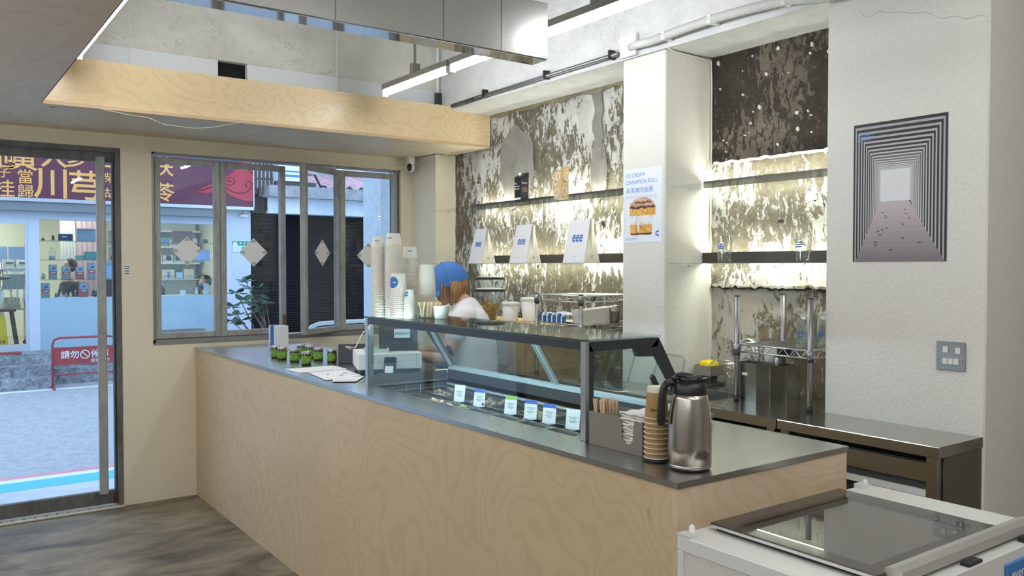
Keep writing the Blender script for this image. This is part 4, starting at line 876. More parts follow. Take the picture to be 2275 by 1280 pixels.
# tumblers
def tumbler(x, y, z, lab, up=True, h=.132, grp=None):
    t = thing('glass_tumbler', lab, 'glass', (x, y, z), grp); pr = [(0, 0), (.030, 0), (.031, .002), (.0405, h), (.0385, h), (.0292, .012), (0, .010)]
    if not up: pr = [(r, h - q) for r, q in pr]
    MB(G['tumbler']).lathe(pr, 24, (x, y, z)).build('glass', t)
    va = math.atan2(-y, -x)
    for k, w_ in enumerate((.34, .44, .36)):
        zz = (h * .66 - k * .010) if up else (h * .30 + k * .010); f = zz / h if up else 1 - zz / h; r = .031 + .0095 * f + .0006
        MB(G['blue']).add([(x + r * math.cos(va - .55 + s * w_), y + r * math.sin(va - .55 + s * w_), z + zz + q) for s, q in ((-1, 0), (1, 0), (1, .005), (-1, .005))], [(0, 1, 2, 3)]).build('print_line', t)
tumbler(3.19, 2.678, 1.5605, 'clear printed tumbler on the lit shelf beside the corner cable'); tumbler(3.19, 2.240, 1.5605, 'clear printed tumbler on the lit shelf next to the broad pillar')
# ---------------------------------------------------------------- wire racks
def rack(x0, x1, y0, y1, zs, zt, lab, z0=BZ, zigside=True, skip=()):
    t = thing('wire_rack', lab, 'rack', ((x0 + x1) / 2, (y0 + y1) / 2, z0)); pm_ = M((.30, .30, .31), .38, .85); wm = M((.55, .55, .54), .28, .9)
    for x in (x0, x1):
        for y in (y0, y1):
            MB(pm_).tube([(x, y, z0 + .001), (x, y, zt)], .012, 12).build('post', t); MB(G['black']).tube([(x, y, z0 + .0005), (x, y, z0 + .016)], .0132, 12).build('foot', t); MB(G['black']).tube([(x, y, zt), (x, y, zt + .004)], .0125, 12).build('cap', t)
            for z in zs: MB(G['black']).tube([(x, y, z - .048), (x, y, z - .036)], .0145, 12).build('collar', t); MB(pm_).tube([(x, y, z - .036), (x, y, z + .002)], .0148, 12).build('sleeve', t)
    for z in zs:
        mb = MB(wm)
        n = int((y1 - y0) / .022)
        for k in range(1, n): y = y0 + (y1 - y0) * k / n; mb.tube([(x0, y, z), (x1, y, z)], .0017, 5, caps=False)
        mb.build('wire_deck', t, kind='stuff')
        for (a, b) in (((x0, y0), (x0, y1)), ((x1, y0), (x1, y1)), ((x0, y0), (x1, y0)), ((x0, y1), (x1, y1))):
            A, B = Vector((*a, z)), Vector((*b, z)); mb = MB(wm); mb.tube([A, B], .0032, 6); mb.tube([A - Vector((0, 0, .032)), B - Vector((0, 0, .032))], .0032, 6)
            m = int((B - A).length / .028); pts = [A.lerp(B, (k + .5) / m) - Vector((0, 0, .032 * (k % 2))) for k in range(m)]; mb.tube(pts, .0022, 5); mb.build('truss_edge', t)
rack(3.007, 3.340, 2.075, 2.452, (1.195,), 1.41, 'chrome wire rack with upright posts on the sink bench'); rack(2.85, 3.27, 3.342, 3.722, (1.235, 1.388), 1.392, 'two tier chrome wire rack on the long bench')
for i, (x, y) in enumerate(((3.10, 2.165), (3.155, 2.105), (3.235, 2.155), (3.24, 2.25))):
    tumbler(x, y, 1.1985, ['inverted clear tumbler at the edge of the chrome rack', 'inverted clear tumbler behind the rack post', 'inverted clear tumbler by the broad pillar on the rack', 'inverted clear tumbler at the wall side of the chrome rack'][i], False, .148)
# things on the sink bench
def open_box(x0, x1, y0, y1, z0, z1, mat, nm, lab, cat, lip=0, T=None, tag_=False):
    t = thing(nm, lab, cat, ((x0 + x1) / 2, (y0 + y1) / 2, z0)); mb = MB(mat); k = .002
    for q in ((x0, x0 + k, y0, y1), (x1 - k, x1, y0, y1), (x0 + k, x1 - k, y0, y0 + k), (x0 + k, x1 - k, y1 - k, y1)): mb.box(q[0], q[1], q[2], q[3], z0, z1, None, 0, T)
    mb.build('wall', t); MB(mat).box(x0 + k, x1 - k, y0 + k, y1 - k, z0, z0 + .003, None, 0, T).build('bottom', t)
    if lip:
        mb = MB(mat)
        for q in ((x0 - lip, x0, y0 - lip, y1 + lip), (x1, x1 + lip, y0 - lip, y1 + lip), (x0, x1, y0 - lip, y0), (x0, x1, y1, y1 + lip)): mb.box(q[0], q[1], q[2], q[3], z1 - .003, z1, None, 0, T)
        mb.build('lip', t)
    return t
cm = M((.42, .41, .38), .22, .95); T1 = rotz(math.radians(0), (3.03, 2.36, 0))
ob = open_box(3.030, 3.125, 2.362, 2.475, BZ + .0005, BZ + .168, cm, 'steel_container', 'open square steel container with a white tag under the rack', 'container')
MB(G['paper']).box(3.0290, 3.0298, 2.410, 2.440, BZ + .112, BZ + .124).build('tag', ob)
cm2 = M((.46, .44, .40), .25, .95); open_box(3.185, 3.285, 2.315, 2.405, BZ + .0005, BZ + .150, cm2, 'steel_container', 'steel steam pan with a flanged rim under the rack', 'container', .007)
sh = thing('pump_bottle', 'white pump head bottle standing in the steam pan', 'bottle', (3.205, 2.36, BZ + .004)); MB(G['wht']).lathe([(0, 0), (.012, 0), (.012, .12), (.006, .13), (.006, .15), (.008, .152), (.008, .172), (.005, .178), (0, .178)], 14, (3.205, 2.385, BZ + .004)).build('bottle', sh)
bl = thing('hanging_bulb', 'white rounded soap dispenser hung below the wire rack', 'dispenser', (3.25, 2.42, 1.09)); MB(M((.82, .80, .76), .4)).lathe([(0, 0), (.012, .003), (.026, .022), (.030, .05), (.028, .09), (.024, .102), (0, .102)], 18, (3.22, 2.43, 1.092)).build('body', bl); MB(G['dark']).box(3.245, XN - .012, 2.43, 2.45, 1.12, 1.19).build('bracket', bl)
fc = thing('faucet', 'arched chrome faucet behind the steel containers', 'faucet', (3.25, 2.60, BZ)); ap = [(3.25, 2.52, BZ + .001), (3.25, 2.52, BZ + .16)] + [(3.25, 2.52 + .06 - .06 * math.cos(k), BZ + .16 + .09 * math.sin(k)) for k in [PI * i / 10 for i in range(1, 11)]] + [(3.25, 2.64, BZ + .15)]
MB(G['chrome']).tube(ap, .008, 10).build('spout', fc); MB(G['chrome']).lathe([(0, 0), (.02, 0), (.02, .02), (.01, .03), (0, .03)], 16, (3.25, 2.52, BZ + .0005)).build('base', fc)
sd = open_box(3.235, 3.335, 2.80, 2.905, BZ + .05, BZ + .10, cm, 'sponge_dish', 'steel dish on a black stand beside the sink', 'dish'); MB(G['black']).box(3.23, 3.34, 2.795, 2.91, BZ + .0005, BZ + .012, None, .003).build('stand', sd); MB(G['black']).box(3.26, 3.31, 2.82, 2.88, BZ + .012, BZ + .05).build('stand', sd)
sg2 = thing('sponge', 'bright yellow sponge resting in the steel dish', 'sponge', (3.285, 2.85, BZ + .07)); MB(M((.80, .62, .02), .9)).box(3.245, 3.328, 2.81, 2.895, BZ + .0535, BZ + .125, None, .024, None, 3).build('foam', sg2)
pt = thing('glass_pitcher', 'small clear glass pitcher between the sponge dish and the rack', 'pitcher', (3.30, 2.72, BZ)); MB(G['tumbler']).lathe([(0, 0), (.028, 0), (.030, .004), (.036, .115), (.034, .115), (.028, .008), (0, .008)], 20, (3.29, 2.715, BZ + .0005)).build('glass', pt); MB(G['chrome']).lathe([(.034, .115), (.036, .118), (.02, .13), (0, .131)], 16, (3.29, 2.715, BZ + .0005)).build('lid', pt)
# things around the long bench
tw = thing('tea_towel', 'blue and white checked tea towel folded on the two tier rack', 'towel', (2.95, 3.6, 1.2385)); bm_ = MB(); n1, n2 = 22, 10
wh_, bl_ = M((.76, .80, .84), .95), M((.03, .09, .24), .95); md = M((.30, .42, .58), .95)
vs = []; Y0, Y1, X0, X1 = 3.47, 3.70, 2.852, 3.02
for i in range(n1 + 1):
    for j in range(n2 + 1):
        y = Y0 + (Y1 - Y0) * i / n1; s_ = j / n2; x = X0 + (0 if s_ < .25 else (X1 - X0) * (s_ - .25) / .75); z = 1.2385 + (.044 * s_ / .25 if s_ < .25 else .044 + .006 * math.sin(i * .8 + j)) + .003 * math.sin(i * 1.3)
        vs.append((x, y, z))
for i in range(n1):
    for j in range(n2):
        a = i * (n2 + 1) + j; st = (i % 4 == 3); sj = j > 2
        bm_.add([vs[a], vs[a + 1], vs[a + n2 + 2], vs[a + n2 + 1]], [(0, 1, 2, 3)], wh_ if (st and not sj) or (sj and (j + i // 2) % 4) else (bl_ if not sj else md), True)
bm_.build('cloth', tw)
nb = thing('napkin_pack', 'pack of beige paper towels on the two tier rack', 'paper towels', (2.95, 3.42, 1.2385)); MB(M((.74, .70, .62), .9)).prism([(2.90, 1.2385), (3.12, 1.2385), (3.13, 1.325), (2.89, 1.310)], 'y', 3.375, 3.465).build('stack', nb); MB(G['grey']).box(2.88, 3.14, 3.365, 3.47, 1.2365, 1.2384).build('tray', nb)
jl = [(3.10, 3.355, .024, .078, 'steel shaker tin beside the paper towels on the rack'), (3.20, 3.36, .022, .066, 'small steel tin by the pillar on the two tier rack')]
for x, y, r, h, lb in jl:
    t = thing('steel_tin', lb, 'tin', (x, y, 1.2385)); MB(M((.26, .24, .21), .3, .9)).lathe([(0, 0), (r, 0), (r, h * .7), (r * 1.02, h * .71), (r * 1.02, h), (0, h)], 20, (x, y, 1.2385)).build('body', t); MB(M((.40, .38, .34), .3, .9)).lathe([(0, 0), (r * .9, 0), (r * .9, .004), (0, .006)], 20, (x, y, 1.2385 + h)).build('lid', t)
for k, (x, y) in enumerate(((3.13, 3.42), (3.19, 3.44), (3.23, 3.50))):
    t = thing('glass_jar', ['clear glass jar behind the steel shaker tin', 'clear glass jar behind the small steel tin', 'clear glass jar at the wall side of the two tier rack'][k], 'jar', (x, y, 1.2385)); MB(G['tumbler']).lathe([(0, 0), (.025, 0), (.026, .07), (.022, .085), (.024, .088), (.022, .09), (.02, .085), (.023, .07), (.023, .004), (0, .004)], 18, (x, y, 1.2385)).build('glass', t)
wbx = thing('wooden_cabinet', 'low plywood cabinet on the long bench under the grain hoppers', 'cabinet', (3.0, 4.2, BZ)); wy0, wy1 = 3.76, 4.72; wx0, wx1 = 2.79, 3.24
MB(plywood('oak_panel', (1, 4, 8), (.6, 2.4, 2.4), (.52, .36, .19), (.36, .23, .11), 22)).box(wx0, wx1, wy0, wy1, BZ + .0005, 1.206).build('carcass', wbx)
MB(M((.46, .47, .46), .5)).box(wx0 - .006, wx0, 3.92, 4.06, BZ + .03, 1.19).build('grey_panel', wbx); MB(M((.60, .40, .16), .5)).box(wx0 - .003, wx1, wy0 - .003, wy1, 1.2062, 1.2085).build('top_board', wbx)
kt = MB(G['black']).ell((wx0 - .010, 4.01, 1.14), (.008, .018, .018), 10, 6); kt.build('knob', wbx)
def hopper(x, y, z, r, h, lab, full):
    t = thing('grain_hopper', lab, 'hopper', (x, y, z)); MB(G['clear']).lathe([(.040, .0), (.045, .004), (r, h - .02), (r, h), (r - .002, h), (r - .002, h - .02), (.043, .006), (.038, .002)], 28, (x, y, z)).build('funnel', t)
    MB(G['black']).lathe([(0, .0), (r + .006, 0), (r + .006, .014), (r, .016), (0, .016)], 28, (x, y, z + h)).build('lid_ring', t); MB(M((.70, .70, .67), .4)).lathe([(r - .004, .0161), (r - .03, .022), (0, .023)], 28, (x, y, z + h)).build('lid', t); MB(G['black']).lathe([(0, 0), (.042, 0), (.042, .004), (0, .004)], 20, (x, y, z)).build('base', t)
    if full:
        rr = random.Random(5); mb = MB()
        for k in range(170):
            q = rr.random() ** .7; zz = .008 + q * h * .56; R_ = (.042 + (r - .042) * (zz / (h - .02))) - .012; a = rr.uniform(0, 6.28); rad = R_ * math.sqrt(rr.uniform(.45, 1)); c = Vector((x + rad * math.cos(a), y + rad * math.sin(a), z + zz))
            Rm = Matrix.Rotation(rr.uniform(0, 6), 3, 'X') @ Matrix.Rotation(rr.uniform(0, 6), 3, 'Y'); n_ = 7; arc = rr.uniform(4.2, 6.1)
            mb.tube([c + Rm @ Vector((.0085 * math.cos(arc * i / n_), .0085 * math.sin(arc * i / n_), 0)) for i in range(n_ + 1)], .0033, 5, M([(.60, .42, .16), (.50, .33, .12), (.68, .52, .24)][k % 3], .7))
        mb.build('pasta_rings', t, kind='stuff')
hopper(2.985, 4.395, 1.209, .098, .178, 'clear funnel hopper of macaroni with a black rimmed lid', True); hopper(3.13, 4.60, 1.209, .095, .250, 'empty taller funnel hopper behind the macaroni one', False)
def bucket(x, y, r, h, lab, z=1.209):
    t = thing('plastic_bucket', lab, 'bucket', (x, y, z)); MB(G['wht']).lathe([(0, 0), (r * .86, 0), (r * .88, .004), (r, h - .014), (0, h - .014)], 26, (x, y, z)).build('tub', t); MB(G['wht']).lathe([(r + .002, h - .018), (r + .005, h - .014), (r + .005, h - .003), (r, h), (0, h)], 26, (x, y, z)).build('lid', t)
    a = -2.2; pts = [(x + (r + .004) * math.cos(a + k), y + (r + .004) * math.sin(a + k), z + h - .012 - .05 * math.sin((k / 2.2) * PI)) for k in [2.2 * i / 10 for i in range(11)]]; MB(G['wht']).tube(pts, .0022, 6).build('handle', t)
bucket(3.0, 4.185, .051, .118, 'white plastic bucket in front, beside the macaroni hopper'); bucket(3.085, 4.10, .052, .146, 'taller white plastic bucket behind, nearest the two tier rack')
# acrylic covers leaning on the bench behind the case
for k, (y, z, w_) in enumerate(((3.02, BZ, .16), (2.70, BZ, .17), (2.40, BZ, .15))):
    pts = rrect(-w_ / 2, w_ / 2, 0, .20, .04); t = thing('acrylic_cover', ['clear acrylic food cover leaning by the pillar poster', 'clear acrylic food cover leaning before the sink', 'clear acrylic food cover leaning before the steel container'][k], 'cover', (2.78, y, z)); F = fr((2.79, y, z + .0008), (0, -1, 0), Vector((.34, 0, .94)), Vector((-.94, 0, .34)))
    o_, u_, v_, n_ = F; loop = [o_ + u_ * a + v_ * b for a, b in pts]
    MB(glass('acrylic_rim', (.80, .84, .86), 3)).tube(loop, .0045, 6, None, True).build('rim', t); MB(G['clear']).flat(F, pts).build('sheet', t)
# ---------------------------------------------------------------- wall pictures and switches
ip = thing('ice_cream_poster', 'white ice cream cinnamon roll poster taped on the narrow pillar', 'poster', (XP - .001, 3.088, 1.665)); F = frX(XP - .0012, 3.088, 1.857); hw, hh = .137, .190
mb = MB(M((.78, .81, .87), .5)); mb.rect(F, -hw, hw, -hh, hh); mb.build('sheet', ip); bl3 = M((.10, .28, .62), .6)
for s_, sz, yy, sx_ in (('ICE CREAM', .030, .158, .93), ('CINNAMON ROLL', .030, .122, .93), ('冰淇淋肉桂捲', .034, .080, .98), ('アイスクリームシナモンロール', .0175, .045, .92)): MB(bl3).txt(F, s_, sz, -.122, yy, None, .0006, 0, 1, sx_).build('lettering', ip)
MB(M((.03, .16, .50), .6)).txt(F, 'C', .034, .105, -.146, None, .0006, .05).build('logo', ip); MB(M((.35, .45, .62), .6)).rect(F, -.122, -.03, -.170, -.167, None, .0006).build('small_print', ip); MB(M((.35, .45, .62), .6)).rect(F, -.122, -.04, -.176, -.1735, None, .0006).build('small_print', ip)
def bandp(x0, x1, z0, z1, c, jit, seed, d, nm):
    rr = random.Random(seed); n = 16; top = [(x0 + (x1 - x0) * i / n, z1 + rr.uniform(-jit, jit)) for i in range(n + 1)]; bot = [(x1 - (x1 - x0) * i / n, z0 + rr.uniform(-jit, jit)) for i in range(n + 1)]
    MB(c).flat(F, top + bot, None, d).build(nm, ip)
pc = concrete('poster_bun', (.42, .17, .03), (.70, .36, .07), (.85, .58, .20), 60, .6); pd = M((.085, .035, .025), .6); pi_ = concrete('poster_cream', (.55, .50, .50), (.78, .75, .74), (.86, .84, .83), 50, .6); pk = concrete('poster_glaze', (.30, .14, .09), (.60, .38, .26), (.80, .66, .55), 40, .6)
bandp(-.088, .068, -.148, -.096, pc, .003, 1, .0006, 'lower_bun'); bandp(-.082, .066, -.150, -.142, pd, .002, 2, .0008, 'crust'); bandp(-.084, .078, -.098, -.052, pi_, .004, 3, .0009, 'ice_cream'); MB(M((.82, .79, .77), .6)).flat(F, [(-.036, -.09), (-.022, -.09), (-.024, -.132), (-.029, -.137), (-.034, -.132)], None, .0011).build('drip', ip)
bandp(-.094, .092, -.054, -.012, pc, .004, 4, .0006, 'upper_bun'); MB(pk).flat(F, [(-.095, -.014), (-.088, .012), (-.060, .030), (-.02, .041), (.03, .040), (.062, .026), (.086, .006), (.092, -.014)], None, .0008).build('glaze', ip)
bandp(-.088, .092, -.016, -.004, pd, .005, 6, .0011, 'swirl'); bandp(-.05, .06, .012, .021, pd, .004, 7, .0011, 'swirl'); bandp(-.062, .03, .024, .031, M((.62, .40, .26), .6), .003, 8, .0012, 'swirl')
# photograph poster of a light well seen from below
bpn = thing('building_poster', 'black and white poster of a tall light well on the broad pillar', 'poster', (XP - .001, 1.723, 1.562)); F = frX(XP - .0012, 1.724, 1.831); W_, H_ = .185, .269
MB(M((.016, .014, .016), .5)).rect(F, -W_, W_, -H_, H_).build('sheet', bpn)
cx, cz, iw, ih = -.012, .022, .060, .060
def sq(k): return (cx + (-W_ - cx) * k - iw * (1 - k), cx + (W_ - cx) * k + iw * (1 - k), cz + (-H_ - .10 - cz) * k - ih * (1 - k), cz + (H_ - cz) * k + ih * (1 - k))
def clipr(a0, a1, b0, b1): return (max(a0, -W_), min(a1, W_), max(b0, -H_), min(b1, H_))
N = 17; rings = MB()
for i in range(N):
    k0 = (i / N) ** 2.0; k1 = ((i + .45) / N) ** 2.0; g = .78 - .62 * (i / N) if True else 0; g = max(.30, .78 - .42 * (i / N)); c = M((g, g * .95, g * .97), .5)
    A, B = sq(k0), sq(k1)
    for q in ((B[0], A[0], B[2], B[3]), (A[1], B[1], B[2], B[3]), (A[0], A[1], A[3], B[3])):
        r_ = clipr(*q)
        if r_[1] - r_[0] > .0005 and r_[3] - r_[2] > .0005: rings.rect(F, *r_, c, .0005 + .00002 * i)
    k2 = ((i + 1) / N) ** 2.0; Dk = sq(k2); g2 = max(.012, .40 - .62 * (i / N)); c2 = M((g2, g2 * .95, g2), .5)
    for q in ((Dk[0], B[0], Dk[2], Dk[3]), (B[1], Dk[1], Dk[2], Dk[3]), (B[0], B[1], B[3], Dk[3])):
        r_ = clipr(*q)
        if r_[1] - r_[0] > .0005 and r_[3] - r_[2] > .0005: rings.rect(F, *r_, c2, .0005 + .00002 * i)
rings.build('balcony_rings', bpn); MB(M((.74, .73, .74), .5)).rect(F, cx - iw, cx + iw, cz - ih, cz + ih, None, .001).build('sky', bpn)
fl = MB(); n = 12
for i in range(n):
    a, b = i / n, (i + 1) / n; g = .52 - .36 * a; e0, e1 = cz - ih, -H_
    fl.flat(F, [(cx - iw * .95 + (-W_ + .010 - cx + iw * .95) * a, e0 + (e1 - e0) * a), (cx - iw * .95 + (-W_ + .010 - cx + iw * .95) * b, e0 + (e1 - e0) * b), (cx + iw * .90 + (W_ - .006 - cx - iw * .90) * b, e0 + (e1 - e0) * b), (cx + iw * .90 + (W_ - .006 - cx - iw * .90) * a, e0 + (e1 - e0) * a)], M((g * 1.0, g * .86, g * .90), .5), .0011)
fl.build('tower_wall', bpn)
wn_ = MB(M((.12, .10, .11), .5)); rr = random.Random(4)
for k in range(16):
    z = rr.uniform(-.24, -.06); s_ = (cz - ih - z) / (cz - ih + H_); x = cx + rr.uniform(-.8, .8) * (iw + (W_ - iw) * s_ * .8); wn_.rect(F, x, x + .012 * (.4 + s_), z, z + .006 * (.4 + s_), None, .0013)
wn_.build('tiny_windows', bpn, kind='stuff')
for k, s_ in enumerate(('everyday', 'everywhere', 'everyone')): MB(M((.18, .36, .70), .5)).txt(F, s_, .0145, -.168, .228 - .0112 * k, None, .0016, .01, 1).build('lettering', bpn)
sw = thing('switch_plate', 'grey metal plate with five white light switches on the broad pillar', 'switch', (XP - .005, 1.517, 1.168)); F = frX(XP - .006, 1.517, 1.220); MB(M((.30, .31, .32), .45, .6)).box(XP - .008, XP - .0005, 1.4655, 1.5685, 1.168, 1.272, None, .002).build('plate', sw)
for a, b in ((-.026, .022), (.018, .020), (-.028, -.020), (-.008, -.020), (.012, -.020)):
    MB(M((.74, .72, .66), .4)).box(XP - .0125, XP - .008, 1.517 - a - .0195 if False else 1.517 - (a + .018), 1.517 - a, 1.220 + b - .010, 1.220 + b + .012, None, .001).build('switch', sw)
for a in (-.044, .044):
    for b in (-.014, .014): MB(G['chrome']).box(XP - .0095, XP - .008, 1.517 - a - .002, 1.517 - a + .002, 1.22 + b - .002, 1.22 + b + .002).build('screw', sw)
# ---------------------------------------------------------------- chest freezer
fz = thing('chest_freezer', 'white chest freezer with a tinted glass lid against the counter end', 'freezer', (1.90, 1.1, 0)); FX0, FX1, FY0, FY1, FZ = 1.505, 2.31, .868, 1.395, .893
wm = G['fz']
ins = (1.615, 2.115, .955, 1.35)
bd = MB(wm); bd.box(FX0, FX1, FY0, FY1, .06, .40); bd.box(FX0, ins[0], FY0, FY1, .40, FZ); bd.box(ins[1], FX1, FY0, FY1, .40, FZ); bd.box(ins[0], ins[1], FY0, ins[2], .40, FZ); bd.box(ins[0], ins[1], ins[3], FY1, .40, FZ); bd.build('cabinet', fz)
MB(M((.66, .65, .61), .4)).box(FX0 - .006, FX0 - .0005, FY0 + .03, FY1 - .02, .10, FZ - .035).build('side_panel', fz)
for y0_, y1_, z0_, z1_ in ((FY0, FY0 + .03, .06, FZ - .0355), (FY1 - .02, FY1, .06, FZ - .0355), (FY0, FY1, FZ - .035, FZ)): MB(M((.72, .73, .74), .35)).box(FX0 - .010, FX0 - .0005, y0_, y1_, z0_, z1_, None, .002).build('side_frame', fz)
def nut(p, ax): 
    m_ = MB(G['wht']); Tn = Matrix.Translation(p) @ (Matrix.Identity(4) if ax == 'z' else Matrix.Rotation(-PI / 2, 4, 'Y')); m_.lathe([(0, 0), (.010, 0), (.010, .004), (.008, .005), (.008, .014), (.005, .020), (0, .022)], 10, T=Tn); m_.build('acorn_nut', fz)
nut((FX0 + .03, FY1 - .012, FZ), 'z'); nut((FX1 - .03, FY1 - .012, FZ), 'z'); nut((FX0 - .010, FY1 - .014, FZ - .115), 'x')
MB(M((.62, .62, .60), .5)).box(FX0 - .01, FX0 + .02, FY1 - .04, FY1, FZ, FZ + .006).build('corner_plate', fz); MB(M((.72, .72, .70), .5)).box(FX1 - .06, FX1 - .02, FY1 - .02, FY1 + .006, FZ, FZ + .010).build('corner_plate', fz)
# lid: black gasket, tinted glass with dark border, grey handle bar
lx0, lx1, ly0, ly1 = 1.590, 2.130, .935, 1.372; LZ = FZ + .014
MB(G['black']).box(lx0 + .012, lx1 - .01, ly0 + .01, ly1 - .012, FZ + .0005, LZ - .0005).build('gasket', fz) if False else None
for q in ((lx0 + .010, ins[0] + .012, ly0, ly1 - .01), (ins[1] - .012, lx1 - .006, ly0, ly1 - .01), (ins[0] + .012, ins[1] - .012, ins[3] - .012, ly1 - .01), (ins[0] + .012, ins[1] - .012, ly0, ins[2] + .012)): MB(G['black']).box(q[0], q[1], q[2], q[3], FZ + .0005, LZ - .0005).build('gasket', fz)
brd = M((.060, .052, .046), .10); bo = .042
MB(G['dglass']).box(lx0 + bo, lx1 - bo, ly0 + bo, ly1 - bo, LZ, LZ + .006).build('lid_glass', fz)
m_ = MB(brd)
for q in ((lx0, lx0 + bo, ly0, ly1), (lx1 - bo, lx1, ly0, ly1), (lx0 + bo, lx1 - bo, ly0, ly0 + bo), (lx0 + bo, lx1 - bo, ly1 - bo, ly1)): m_.box(q[0], q[1], q[2], q[3], LZ, LZ + .006)
m_.build('lid_border', fz); MB(G['chrome']).box(lx0 - .003, lx0 - .0005, ly0, ly1, LZ - .004, LZ + .003).build('lid_edge', fz)
MB(M((.55, .54, .50), .35, .6)).prism([(.895, LZ - .004), (.900, LZ + .014), (.915, LZ + .021), (.936, LZ + .016), (.940, LZ + .001), (.938, LZ - .004)], 'x', lx0 + .03, FX1 - .09).build('handle_bar', fz); MB(G['black']).box(FX1 - .2, FX1 - .12, .872, .894, FZ + .0005, FZ + .012, None, .003).build('latch', fz); MB(G['black']).box(FX1 - .47, FX1 - .41, .872, .894, FZ + .0005, FZ + .008, None, .002).build('lock', fz)
inn = MB(M((.62, .62, .60), .5)); zb = .46; inn.box(ins[0], ins[1], ins[2], ins[3], .401, zb); inn.box(ins[0] + .001, ins[0] + .004, ins[2], ins[3], zb, FZ - .002); inn.box(ins[1] - .004, ins[1] - .001, ins[2], ins[3], zb, FZ - .002); inn.build('liner', fz)
MB(M((.30, .30, .29), .5)).box(ins[0] + .01, ins[0] + .30, ins[2] + .03, ins[3] - .03, .74, .746).build('inner_shelf', fz); MB(M((.72, .71, .66), .4)).box(ins[0] + .30, ins[0] + .312, ins[2] + .02, ins[3] - .02, .735, .765).build('shelf_rail', fz); MB(M((.14, .14, .14), .5)).box(ins[1] - .008, ins[1] - .004, 1.0, 1.12, .70, .82).build('vent', fz)
fs_ = MB(M((.05, .20, .52), .5)).box(1.99, FX1 - .03, FY0 - .008, FY0 - .001, .64, .872, None, .002); fsn = thing('freezer_sign', 'blue sign on the front of the chest freezer', 'sign', (2.13, FY0 - .005, .64)); fs_.build('board', fsn); F = frY(2.008, FY0 - .0085, .82)
for k, s_ in enumerate(('everyday', 'everywhere', 'everyone')): MB(G['paper']).txt(F, s_, .034, 0, .022 - .030 * k, None, .0006, .01, 1).build('lettering', fsn)
# ---------------------------------------------------------------- people
def skin(verts, edges, radii, sub=2):
    me = bpy.data.meshes.new('s'); me.from_pydata([Vector(v) for v in verts], edges, []); ob = bpy.data.objects.new('s', me); COL.objects.link(ob)
    ob.modifiers.new('s', 'SKIN'); sv = me.skin_vertices[0].data
    for i, r in enumerate(radii): sv[i].radius = r if isinstance(r, tuple) else (r, r)
    sv[0].use_root = True
    ss = ob.modifiers.new('u', 'SUBSURF'); ss.levels = sub; ss.render_levels = sub
    dg = bpy.context.evaluated_depsgraph_get(); m2 = bpy.data.meshes.new_from_object(ob.evaluated_get(dg))
    vs = [v.co.copy() for v in m2.vertices]; fs = [list(p.vertices) for p in m2.polygons]
    bpy.data.objects.remove(ob); bpy.data.meshes.remove(me); bpy.data.meshes.remove(m2); return vs, fs
def chain(paths):
    vs, es, rs = [], [], []; idx = {}
    for p in paths:
        prev = None
        for v, r in p:
            k = tuple(round(c, 4) for c in v)
            if k not in idx: idx[k] = len(vs); vs.append(v); rs.append(r)
            i = idx[k]
            if prev is not None: es.append((prev, i))
            prev = i
    return vs, es, rs
def remesh(mb, voxel, name, parent, mat):
    me = bpy.data.meshes.new('r'); me.from_pydata(mb.v, [], mb.f); ob = bpy.data.objects.new('r', me); COL.objects.link(ob)
    m = ob.modifiers.new('r', 'REMESH'); m.mode = 'VOXEL'; m.voxel_size = voxel; m2 = ob.modifiers.new('s', 'SMOOTH'); m2.iterations = 3; m2.factor = .5
    dg = bpy.context.evaluated_depsgraph_get(); m3 = bpy.data.meshes.new_from_object(ob.evaluated_get(dg)); out = MB(mat); out.add([v.co.copy() for v in m3.vertices], [list(p.vertices) for p in m3.polygons], None, True)
    bpy.data.objects.remove(ob); bpy.data.meshes.remove(me); bpy.data.meshes.remove(m3); return out.build(name, parent)
SK = M((.56, .33, .23), .55, name='skin')
def head_mesh(mb, c, fwd, up, s=1.0):
    """egg skull with jaw, nose, lips, brow and ears; fwd/up are unit vectors"""
    f = fwd.normalized(); u = (up - f * up.dot(f)).normalized(); r = f.cross(u)
    L = lambda a, b, d: c + (f * a + r * b + u * d) * s
    t = MB(); k, n = 16, 22
    prof = []
    for i in range(k + 1):
        th = PI * i / k
        for j in range(n):
            ph = 2 * PI * j / n; x = math.sin(th) * math.cos(ph); y = math.sin(th) * math.sin(ph); z = -math.cos(th)
            jaw = max(0, -z); X = x * (.096 - .030 * jaw) + (.018 * jaw if x > 0 else .03 * jaw); Y = y * (.074 - .030 * jaw ** 1.5); Z = z * .112
            prof.append(L(X, Y, Z))
    fs = []
    for i in range(k):
        for j in range(n): a = i * n + j; b = i * n + (j + 1) % n; fs.append((a, b, b + n, a + n))
    mb.add(prof, fs, None, True)
    def lump(a, b, d, ra, rb, rd):
        tm = Matrix((( *f, ), ( *r, ), ( *u, ))).transposed(); e = MB(); e.ell((0, 0, 0), (ra * s, rb * s, rd * s), 12, 8); mb.add([L(a, b, d) + tm @ v for v in e.v], e.f, None, True)
    lump(.100, 0, -.018, .018, .012, .012); lump(.094, 0, .004, .012, .010, .022); lump(.090, 0, -.050, .010, .022, .007); lump(.087, 0, -.060, .010, .020, .008); lump(.070, 0, -.086, .022, .026, .020)
    for q in (-1, 1): lump(.078, .032 * q, .022, .014, .022, .008); lump(-.004, .074 * q, -.010, .016, .008, .030); lump(.06, .04 * q, -.03, .02, .02, .02)
    return L
